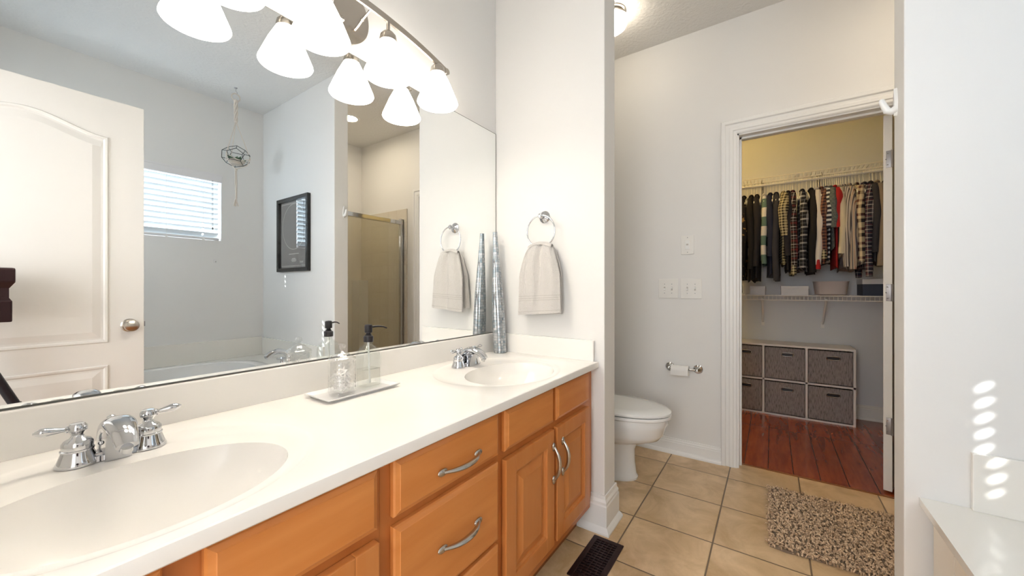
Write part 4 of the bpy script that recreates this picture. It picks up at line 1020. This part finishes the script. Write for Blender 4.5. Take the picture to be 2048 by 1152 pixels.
b = MB(); rr = random.Random(5)
for k in range(9):
    a = rr.uniform(0, 6.28); b.tube([(0.004*math.cos(a), 0.004*math.sin(a), pz-0.10), (0.006*math.cos(a+1), 0.006*math.sin(a+1), pz-0.22), (0.006*math.cos(a+2), 0.006*math.sin(a+2), pz-0.34), (0.018*math.cos(a), 0.018*math.sin(a), pz-0.41)], [0.004, 0.0042, 0.0042, 0.003], 6)
b.ball((0, 0, pz-0.11), 0.011, 10); b.build('tassel', M_ROPE, hg)
# dodecahedron
ph = (1+5**.5)/2
bm = bmesh.new(); ico = bmesh.ops.create_icosphere(bm, subdivisions=1, radius=1.0); bm.faces.ensure_lookup_table(); bm.verts.ensure_lookup_table()
fcs = [f.calc_center_median().normalized() for f in bm.faces]; dfaces = []
for v in bm.verts:
    idx = [f.index for f in v.link_faces]; nrm_ = v.co.normalized(); ref = (fcs[idx[0]]-nrm_*fcs[idx[0]].dot(nrm_)).normalized(); bi = nrm_.cross(ref)
    idx.sort(key=lambda i: math.atan2(fcs[i].dot(bi), fcs[i].dot(ref))); dfaces.append(idx)
bm.free(); TM = T(0, 0, pz) @ RX(0.32) @ RY(0.2)
dv = [TM @ (p*R_d*Vector((1, 1, 1)).x) for p in fcs]; dv = [Vector((p.x*1.0, p.y, pz+(p.z-pz)*0.86)) for p in dv]
edges = set()
for f in dfaces:
    for i in range(5): edges.add(tuple(sorted((f[i], f[(i+1) % 5]))))
te = MB()
for a, c_ in edges: te.tube([dv[a], dv[c_]], 0.0022, 6)
tf_ = te.build('terrarium_frame', M_LEAD, hg)
order = sorted(range(12), key=lambda i: sum(dv[q].z for q in dfaces[i]))
g_ = MB(); g_.add(dv, [tuple(dfaces[i]) for i in order[:11]]); g_.build('glass_panels', M_TERRG, hg)
b = MB().lathe([(0.0, -0.068), (0.045, -0.066), (0.062, -0.045), (0.066, -0.035), (0.0, -0.030)], 24, T(0, 0, pz)); b.build('pebbles', M_PEBBLE, hg)
b = MB(); rr = random.Random(9)
for k in range(26):
    a = rr.uniform(0, 6.28); r_ = rr.uniform(0, 0.042); el = rr.uniform(0.5, 1.3); c0 = Vector((r_*math.cos(a), r_*math.sin(a), pz-0.034)); d_ = Vector((math.cos(a)*math.cos(el), math.sin(a)*math.cos(el), math.sin(el)))
    b.tube([c0, c0+d_*0.022, c0+d_*0.042], [0.005, 0.009, 0.001], 6)
b.build('succulents', M_PLANT, hg)

# ================================================================ SHOWER
SY = -0.80
sw = thing('shower_enclosure', 'framed glass shower enclosure in the far corner, seen in the mirror', 'shower', (0, 0, 0))
MB().box(TXB+0.001, KX-0.001, SY-0.05, SY+0.05, 0, 0.10, 0.008).build('curb', M_ACRYL, sw)
MB().box(TXB+0.001, KX-0.001, -1.559, SY-0.05, 0, 0.045, 0.004).build('shower_pan', M_ACRYL, sw)
b = MB(); b.box(TXB+0.002, KX-0.03, SY-0.02, SY+0.02, 1.775, 1.815, 0.003); b.build('top_rail', M_CHROME, sw)
b = MB(); b.box(TXB+0.002, KX-0.03, SY-0.02, SY+0.02, 0.10, 0.125, 0.003); b.build('bottom_rail', M_CHROME, sw)
b = MB(); b.box(KX-0.055, KX-0.035, SY-0.018, SY+0.018, 0.10, 1.835, 0.003); b.box(KX-0.030, KX-0.018, SY-0.014, SY+0.014, 0.10, 1.835, 0.002); b.box(KX-0.012, KX-0.001, SY-0.018, SY+0.018, 0.10, 1.835, 0.002); b.build('wall_jamb', M_CHROME, sw)
b = MB(); b.box(TXB+0.002, TXB+0.022, SY-0.018, SY+0.018, 0.125, 1.775, 0.003); b.build('wall_jamb', M_CHROME, sw)
MB().box(TXB+0.02, KX-0.05, SY-0.003, SY+0.003, 0.12, 1.78).build('glass_panel', M_SHOWERG, sw)
b = MB(); b.box(KX-0.012, KX-0.0005, -1.559, SY+0.06, 0.045, 1.945, 0.002); b.box(TXB+0.0005, TXB+0.012, -1.559, SY+0.05, 0.045, 1.945, 0.002); b.build('side_surround', M_SHTILE, sw)
b = MB(); b.box(TXB+0.012, KX-0.012, -1.5595, -1.548, 0.045, 1.945, 0.002); b.build('back_surround', M_APRON, sw)
MB().box(KX-0.13, KX-0.012, -1.548, -1.41, 0.045, 1.19, 0.006).build('corner_seat', M_ACRYL, sw)

# ================================================================ MEASURING CAMERA ON TRIPOD (seen at the mirror's left edge)
mc = thing('scanning_camera', 'black boxy camera on a tripod, cut by the left edge of the mirror view', 'camera', (-0.005, -0.122, 0))
b = MB(); b.box(-0.128, 0.128, -0.055, 0.055, 1.120, 1.182, 0.008)
b.prism([(-0.128, -0.055), (0.128, -0.055), (0.128, 0.055), (-0.128, 0.055)], 1.125, 1.098, None, 0.016); b.box(-0.112, 0.112, -0.040, 0.040, 1.06, 1.10); b.box(-0.120, 0.120, -0.050, 0.050, 0.962, 1.05, 0.006)
b.prism([(-0.120, -0.050), (0.120, -0.050), (0.120, 0.050), (-0.120, 0.050)], 1.045, 1.062, None, 0.009); b.build('body', M_BRONZE, mc)
b = MB()
for zz in (1.150, 1.08, 1.00): b.lathe([(0.016, 0), (0.016, 0.004), (0.010, 0.004)], 20, T(0, 0.050, zz) @ RX(-PI/2))
b.build('lenses', M_BLACK, mc)
b = MB(); b.tube([(0, 0, 0.60), (0, 0, 0.962)], 0.014, 14); b.lathe([(0.03, 0.0), (0.034, 0.02), (0.03, 0.05)], 16, T(0, 0, 0.87)); b.build('centre_column', M_BLACK, mc)
for fx, fy_ in ((0.36, 0.0), (-0.20, 0.22), (-0.20, -0.04)):
    b = MB(); top_ = Vector((0.02*(1 if fx > 0 else -1), 0, 0.90)); bot = Vector((fx, fy_, 0.012)); mid = top_.lerp(bot, 0.33 if fx > 0 else 0.4)
    b.tube([top_, mid], 0.016, 12); b.tube([mid-(bot-top_)*0.015, mid+(bot-top_)*0.01], 0.019, 12); b.tube([mid, bot], 0.0115, 12); b.ball(bot, 0.014, 10); b.build('leg', M_BLACK, mc)

# ================================================================ CLOSET CONTENTS
RODX = 3.955; RODZ = 1.995
def wire_shelf(name, label, z, front, rodz, y0=-1.38, y1=1.03, brackets=(0.07, -0.365, -0.95, 0.65)):
    t = thing(name, label, 'shelf', (0, 0, 0)); b = MB()
    for x, zz, r_ in ((front, z, 0.0048), (front+0.005, z-0.038, 0.0048), (4.265, z, 0.003), ((front+4.265)/2, z-0.004, 0.003)): b.tube([(x, y0, zz), (x, y1, zz)], r_, 6)
    b.build('rails', M_WIRE, t)
    b = MB(); k = y0
    while k < y1: b.tube([(front+0.005, k, z-0.038), (front, k, z+0.002), (4.265, k, z+0.002)], 0.0022, 4, smooth=False); k += 0.027
    b.build('cross_wires', M_WIRE, t)
    if rodz: MB().tube([(RODX, y0, rodz), (RODX, y1, rodz)], 0.011, 10).build('rod', M_WIRE, t)
    for y in brackets:
        b = MB(); b.tube([(4.273, y, z-0.255), (front+0.02, y, z-0.030)], 0.008, 6, flat=0.6); b.box(4.268, 4.279, y-0.012, y+0.012, z-0.285, z-0.235)
        b.build('bracket', M_WIRE, t)
    return t
us = wire_shelf('wire_shelf', 'upper white wire shelf with hanging rod across the closet back wall', 2.062, 3.965, 1.995, brackets=())
for y in (0.075, -0.335, -0.9, 0.6):
    b = MB(); b.box(4.262, 4.2795, y-0.012, y+0.012, 1.25, 2.09); b.box(3.99, 4.27, y-0.004, y+0.004, 2.02, 2.052); b.tube([(3.96, y, 2.03), (3.955, y, 2.0)], 0.005, 6); b.build('wall_standard', M_STD, us)
LZ = 1.035
wire_shelf('wire_shelf', 'lower white wire shelf with diagonal brackets below the hanging clothes', LZ, 3.965, None)
# organiser
og = thing('cube_organizer', 'white six-cube organizer shelf on the closet floor', 'shelf unit', (4.0-0.015, -0.545, 0), 0)
OW, OD, OH = 0.915, 0.285, 0.612; tt = 0.016; cw = (OW-4*tt)/3
b = MB(); b.box(0, OD, 0, OW, 0, tt, 0.001); b.box(0, OD, 0, OW, OH-tt, OH, 0.001); b.box(0, OD, 0, OW, OH/2-tt/2, OH/2+tt/2)
for k in range(4): b.box(0, OD, k*(cw+tt), k*(cw+tt)+tt, tt, OH-tt, 0.001)
b.box(OD-0.004, OD, 0, OW, 0, OH)
b.build('carcass', M_LAM, og)
pos = ['right', 'middle', 'left']
for r_ in range(2):
    for k in range(3):
        y0 = -0.545+tt+k*(cw+tt)+0.004; z0 = (tt if r_ == 0 else OH/2+tt/2)+0.0006; w_ = cw-0.008; h_ = OH/2-1.5*tt-0.010
        t = thing('fabric_bin', f'grey fabric storage bin in the {"lower" if r_ == 0 else "upper"} {pos[k]} cube of the organizer', 'storage bin', (4.0-0.019, y0, z0), 0, 'grey fabric bins in the cube organizer')
        b = MB(); b.box(0, 0.26, 0, w_, 0, 0.006); b.box(0, 0.006, 0, w_, 0, h_, 0.001); b.box(0.254, 0.26, 0, w_, 0, h_); b.box(0.006, 0.254, 0, 0.006, 0, h_); b.box(0.006, 0.254, w_-0.006, w_, 0, h_); b.build('fabric_box', M_CANVAS, t)
        hy_, hz_ = w_/2-0.02, h_-0.055; ring = []
        for q in range(32):
            a = 2*PI*q/32; ring.append((-0.003, hy_+(0.028 if math.cos(a) > 0 else -0.028)*(1 if abs(math.cos(a)) > 1e-6 else 0)+0.014*math.cos(a), hz_+0.014*math.sin(a)))
        hb = MB().tube(ring, 0.0035, 8, closed=True).build('grommet_handle', M_CHROME, t)
        o2 = [(p[1], p[2]) for p in ring]; MB().prism(o2, -0.0008, 0.0010, Matrix(((0, 0, 1, 0), (1, 0, 0, 0), (0, 1, 0, 0), (0, 0, 0, 1)))).build('hand_hole_shade', M_BLACK, t)  # black plate painted in for the shade inside the grip hole

# boxes on the lower shelf
def card(name, label, cat, x0, x1, y0, y1, h, m, lidm=None):
    t = thing(name, label, cat, ((x0+x1)/2, (y0+y1)/2, LZ+0.0042)); a, c_ = (x1-x0)/2, (y1-y0)/2
    MB().box(-a, a, -c_, c_, 0, h*0.72, 0.002).build('box_base', m, t); MB().box(-a-0.003, a+0.003, -c_-0.003, c_+0.003, h*0.70, h, 0.002).build('box_lid', lidm or m, t); return t
card('cardboard_box', 'flat white box on the lower wire shelf under the black clothes', 'box', 4.00, 4.22, 0.05, 0.16, 0.075, M_BOXW)
card('cardboard_box', 'flat white box on the lower wire shelf beside the pale oval bin', 'box', 3.98, 4.22, -0.250, -0.065, 0.078, M_BOXW)
card('storage_box', 'dark navy box with pale lid at the right end of the lower wire shelf', 'box', 3.99, 4.24, -0.80, -0.585, 0.13, M_NAVY, M_BOXW)
t = thing('storage_tub', 'pale round-sided plastic bin on the lower wire shelf', 'bin', (4.09, -0.40, LZ+0.0042)); n = 40
def ov(rx, ry, z): return [(rx*math.copysign(abs(math.cos(2*PI*k/n))**.6, math.cos(2*PI*k/n)), ry*math.copysign(abs(math.sin(2*PI*k/n))**.6, math.sin(2*PI*k/n)), z) for k in range(n)]
lv = [(0.09, 0.085, 0), (0.105, 0.10, 0.01), (0.118, 0.113, 0.11), (0.122, 0.117, 0.115), (0.113, 0.108, 0.115), (0.10, 0.095, 0.015)]; vs = []; fs = []
for q in lv: vs += ov(*q)
for i in range(len(lv)-1):
    for k in range(n): fs.append((i*n+k, i*n+(k+1) % n, (i+1)*n+(k+1) % n, (i+1)*n+k))
fs.append(tuple(range(n))); fs.append(tuple(5*n+k for k in range(n))); MB().add(vs, fs, True).build('tub_shell', M_BIN, t)

# hangers and garments
def hanger_mesh():
    b = MB()
    hook = [(0.0, 0, -0.075), (0.0, 0, -0.035)]+[(0.0165*math.sin(a)*-1, 0, 0.0+0.0165*math.cos(a)) for a in [math.radians(d_) for d_ in range(200, -70, -18)]]
    # hook arc around the rod
    hook = [(0, 0, -0.096), (0, 0, -0.060), (0.006, 0, -0.036), (0.014, 0, -0.024)]
    for d_ in range(-40, 200, 20): a = math.radians(d_); hook.append((0.0165*math.cos(a), 0, 0.0165*math.sin(a)))
    b.tube(hook, 0.0028, 6)
    b.tube([(x_, y_, z_-0.020) for x_, y_, z_ in [(0, 0, -0.072), (-0.06, 0, -0.088), (-0.14, 0, -0.118), (-0.198, 0, -0.148), (-0.200, 0, -0.158), (-0.19, 0, -0.164), (0, 0, -0.166), (0.19, 0, -0.164), (0.200, 0, -0.158), (0.198, 0, -0.148), (0.14, 0, -0.118), (0.06, 0, -0.088), (0, 0, -0.072)]], 0.0042, 6)
    return b
H0 = hanger_mesh().build('clothes_hanger', M_HANGER); hang_used = [False]
def hanger(y, rz, label, group):
    o = H0 if not hang_used[0] else H0.copy()
    if hang_used[0]: C.objects.link(o)
    hang_used[0] = True; o.location = (RODX-0.003, y, RODZ-0.006); o.rotation_euler = (0, 0, rz); tag(o, label, 'hanger', group); return o
def garment(y, m, label, cat='shirt', L_=0.72, rz=0.0, th=0.019, slv=0.55, sleeve_m=None, w_=0.205, seed=0, flare=0.0, sl_th=0.026, hem=None, name='hanging_shirt'):
    rr = random.Random(seed*31+5); t = thing(name, label, cat, (RODX, y, RODZ), rz, 'clothes on the closet rod')
    NV = 30; n = 36; vs = []; fs = []; ph1, ph2 = rr.uniform(0, 6), rr.uniform(0, 6)
    for j in range(NV+1):
        v = j/NV; z = -0.094-L_*v
        if v < 0.12: wdt = 0.035+(w_-0.035)*min(1, (v/0.12))**0.75; tk = th*(0.55+0.45*v/0.12)
        else: wdt = w_*(1-0.06*math.sin((v-0.12)*4))+flare*v; tk = th*(1+0.25*v)
        for k in range(n):
            a = 2*PI*k/n; c_, s_ = math.cos(a), math.sin(a)
            fold = 1+0.20*math.sin(5*a+ph1+v*2.2)*min(1, v*3)+0.10*math.sin(9*a+ph2)*v
            zz = z+(0.016*math.sin(a*2+ph1)*v**4)
            vs.append((wdt*math.copysign(abs(c_)**0.9, c_)+0.006*math.sin(v*9+ph2)*v, tk*s_*fold+0.004*math.sin(v*5+ph1)*v, zz))
    for j in range(NV):
        for k in range(n): fs.append((j*n+k, j*n+(k+1) % n, (j+1)*n+(k+1) % n, (j+1)*n+k))
    fs.append(tuple(range(n))); fs.append(tuple(NV*n+k for k in range(n)))
    MB().add(vs, fs, True).build('torso', m, t)
    if slv:
        for s_ in (-1, 1):
            b = MB(); pts = []; rs = []; dy = rr.uniform(-0.003, 0.003); sw_ = rr.uniform(-0.5, 0.5)
            for i in range(16):
                u = i/15; pts.append((s_*(w_-0.030+0.045*math.sin(min(1, u*2.2)*PI/2)-0.015*u), dy*u+0.006*math.sin(u*6+ph1), -0.135-slv*u)); rs.append(sl_th*(0.75+0.45*math.sin(min(1, u*3)*PI/2))*(1-0.30*u)*(1+0.07*math.sin(u*17+ph2)))
            b.tube(pts, rs, 14, flat=0.95)
            so = b.build('sleeve', sleeve_m or m, t)
            if hem is not None and slv > 0.4: MB().tube([pts[-2], (pts[-1][0], pts[-1][1], pts[-1][2]-0.035)], rs[-1]*1.08, 12, flat=0.8).build('cuff', hem, so)
    b = MB(); b.tube([(0.045*math.cos(a), 0.013*math.sin(a), -0.098+0.012*math.cos(a)*-1) for a in [2*PI*k/20 for k in range(20)]], 0.008, 8, closed=True); b.build('collar', m, t)
    return t
K = (0.012, 0.011, 0.013); Wc = (0.60, 0.58, 0.55); CR = (0.62, 0.55, 0.40)
f_black = mat('cloth_black', K, 0.9); f_black2 = mat('cloth_soft_black', (0.022, 0.020, 0.026), 0.9)
f_floral = mat('cloth_floral', K, 0.85, noise=(28, 2, (0.30, 0.17, 0.06), 0.60, 0.66, (1, 1, 1)))
f_char = mat('cloth_charcoal', (0.04, 0.04, 0.05), 0.95); f_navy = mat('cloth_navy', (0.016, 0.020, 0.045), 0.9)
f_heather = mat('cloth_heather', (0.085, 0.105, 0.12), 0.95, noise=(90, 4, (0.16, 0.18, 0.19), 0.4, 0.7, (1, 1, 1)))
f_red = mat('cloth_red', (0.40, 0.015, 0.02), 0.85); f_white = mat('cloth_white', (0.66, 0.64, 0.64), 0.9); f_taupe = mat('cloth_taupe', (0.27, 0.22, 0.18), 0.9)
f_cream = mat('cloth_cream', (0.60, 0.55, 0.44), 0.9)
f_stripe = plaid('cloth_green_white_stripe', (0.66, 0.64, 0.63), [(0.50, 0.999, (0.12, 0.20, 0.18))], sz=0.155, vertical=False)
f_ging = plaid('cloth_cream_gingham', (0.50, 0.44, 0.28), [(0.0, 0.5, K)], 0.020, 0.022)
f_pm = plaid('cloth_black_maroon_plaid', (0.020, 0.012, 0.014), [(0.10, 0.18, (0.65, 0.62, 0.60)), (0.45, 0.65, (0.16, 0.02, 0.03)), (0.80, 0.84, (0.5, 0.48, 0.46))], 0.060, 0.070)
f_pb = plaid('cloth_black_white_plaid', (0.012, 0.014, 0.022), [(0.15, 0.35, (0.60, 0.60, 0.64)), (0.72, 0.76, (0.4, 0.4, 0.44))], 0.055, 0.062)
f_rc = plaid('cloth_rust_check', (0.20, 0.07, 0.05), [(0.0, 0.45, (0.03, 0.02, 0.03)), (0.7, 0.78, (0.5, 0.34, 0.2))], 0.022, 0.024)
f_bw = plaid('cloth_ink_stripe', (0.02, 0.025, 0.05), [(0.0, 0.45, (0.6, 0.62, 0.66))], 0.02, 0.035, vertical=False)
f_gs = plaid('cloth_grey_stripe', (0.52, 0.48, 0.46), [(0.0, 0.4, (0.10, 0.09, 0.10))], 0.012, 0.05, horizontal=False)
f_cs = plaid('cloth_cream_stripe', (0.55, 0.49, 0.40), [(0.0, 0.35, (0.12, 0.11, 0.14)), (0.6, 0.7, (0.3, 0.1, 0.08))], 0.018, 0.05, horizontal=False)
f_bf = plaid('cloth_buffalo_check', (0.62, 0.54, 0.40), [(0.05, 0.30, (0.018, 0.015, 0.02)), (0.50, 0.68, (0.10, 0.035, 0.04))], 0.075, 0.105)
f_np = plaid('cloth_navy_plaid', (0.018, 0.018, 0.040), [(0.10, 0.22, (0.55, 0.52, 0.52)), (0.60, 0.66, (0.6, 0.56, 0.52)), (0.75, 0.80, (0.25, 0.05, 0.07))], 0.050, 0.060)
G = [ # y, material, length, sleeve length, thickness, label, extra
 (0.245, f_black, 0.86, 0.60, 0.024, 'long black garment at the far left end of the rod', {}),
 (0.205, f_floral, 0.72, 0.58, 0.020, 'black blouse with small brown flowers at the left end of the rod', {}),
 (0.150, f_black, 0.74, 0.60, 0.026, 'plain black top beside the brown-flowered blouse', {}),
 (0.108, f_black2, 0.73, 0.58, 0.024, 'black top just left of the green and white striped sweater', {}),
 (0.052, f_stripe, 0.58, 0.56, 0.022, 'white sweater with wide grey-green stripes', dict(sl_th=0.022)),
 (0.012, f_navy, 0.70, 0.50, 0.018, 'dark navy garment right of the striped sweater', {}),
 (-0.030, f_char, 0.70, 0.70, 0.020, 'charcoal grey hoodie with long sleeve reaching the lower shelf', {}),
 (-0.078, f_ging, 0.60, 0.34, 0.020, 'cream and black gingham shirt with a short bulky sleeve', dict(sl_th=0.034, w_=0.215)),
 (-0.112, f_black2, 0.66, 0.50, 0.018, 'soft black shirt behind the gingham shirt', {}),
 (-0.142, f_pm, 0.64, 0.62, 0.024, 'black and maroon plaid shirt with thin white lines', dict(hem=f_ging)),
 (-0.205, f_pb, 0.66, 0.60, 0.026, 'black and white large plaid shirt', {}),
 (-0.262, f_black, 0.68, 0.64, 0.024, 'black shirt right of the black and white plaid shirt', {}),
 (-0.298, f_white, 0.62, 0.58, 0.012, 'white top with a red hem showing below the check sleeve', dict(hem=f_red)),
 (-0.328, f_rc, 0.60, 0.50, 0.020, 'small rust-red and brown check shirt', dict(hem=f_ging)),
 (-0.358, f_bw, 0.60, 0.30, 0.014, 'navy and white patterned top beside the rust check shirt', {}),
 (-0.385, f_heather, 0.50, 0.30, 0.020, 'heather blue-grey short tee', dict(sl_th=0.034)),
 (-0.412, f_red, 0.64, 0.30, 0.012, 'bright red top', {}),
 (-0.436, f_cream, 0.56, 0.50, 0.010, 'plain cream top between red and striped shirts', {}),
 (-0.462, f_gs, 0.66, 0.60, 0.020, 'fine grey and white vertically striped shirt', {}),
 (-0.498, f_cs, 0.66, 0.62, 0.018, 'cream shirt with thin dark vertical stripes', {}),
 (-0.538, f_bf, 0.62, 0.56, 0.026, 'cream, brown and black buffalo check flannel shirt', {}),
 (-0.582, f_np, 0.66, 0.64, 0.024, 'navy and white plaid shirt with slanting sleeve', dict(hem=f_np)),
 (-0.618, f_char, 0.62, 0.50, 0.016, 'charcoal top right of the navy plaid shirt', {}),
 (-0.655, f_taupe, 0.62, 0.60, 0.022, 'taupe brown blouse near the door edge', {}),
 (-0.705, f_black, 0.55, 0.40, 0.020, 'black garment at the right end of the rod by the open door', {}),
]
for i, (y, m, L_, sl, th, lab, ex) in enumerate(G):
    rz = random.uniform(-0.02, 0.02); gap = min([abs(y-g[0]) for g in G if g[0] != y]); th = min(th*1.3, gap*0.50); ex = dict(ex); ex['sl_th'] = min(ex.get('sl_th', 0.026), gap*1.15)
    garment(y, m, lab+', hanging in the closet' if len(lab.split()) < 12 else lab, 'shirt', L_, rz, th, sl, seed=i, **ex)
    hanger(y, rz, 'white hanger under the '+' '.join(lab.split()[:11]), 'white plastic hangers on the closet rod')
for k, y in enumerate((0.180, 0.128, 0.080, 0.030, -0.008, -0.054, -0.095, -0.128, -0.165, -0.185, -0.235, -0.280, -0.313, -0.343, -0.372, -0.399, -0.424, -0.449, -0.480, -0.518, -0.560, -0.636, -0.680)):
    hanger(y, random.uniform(-0.05, 0.05), 'white plastic hanger crowded between the garments on the closet rod', 'spare white plastic hangers')
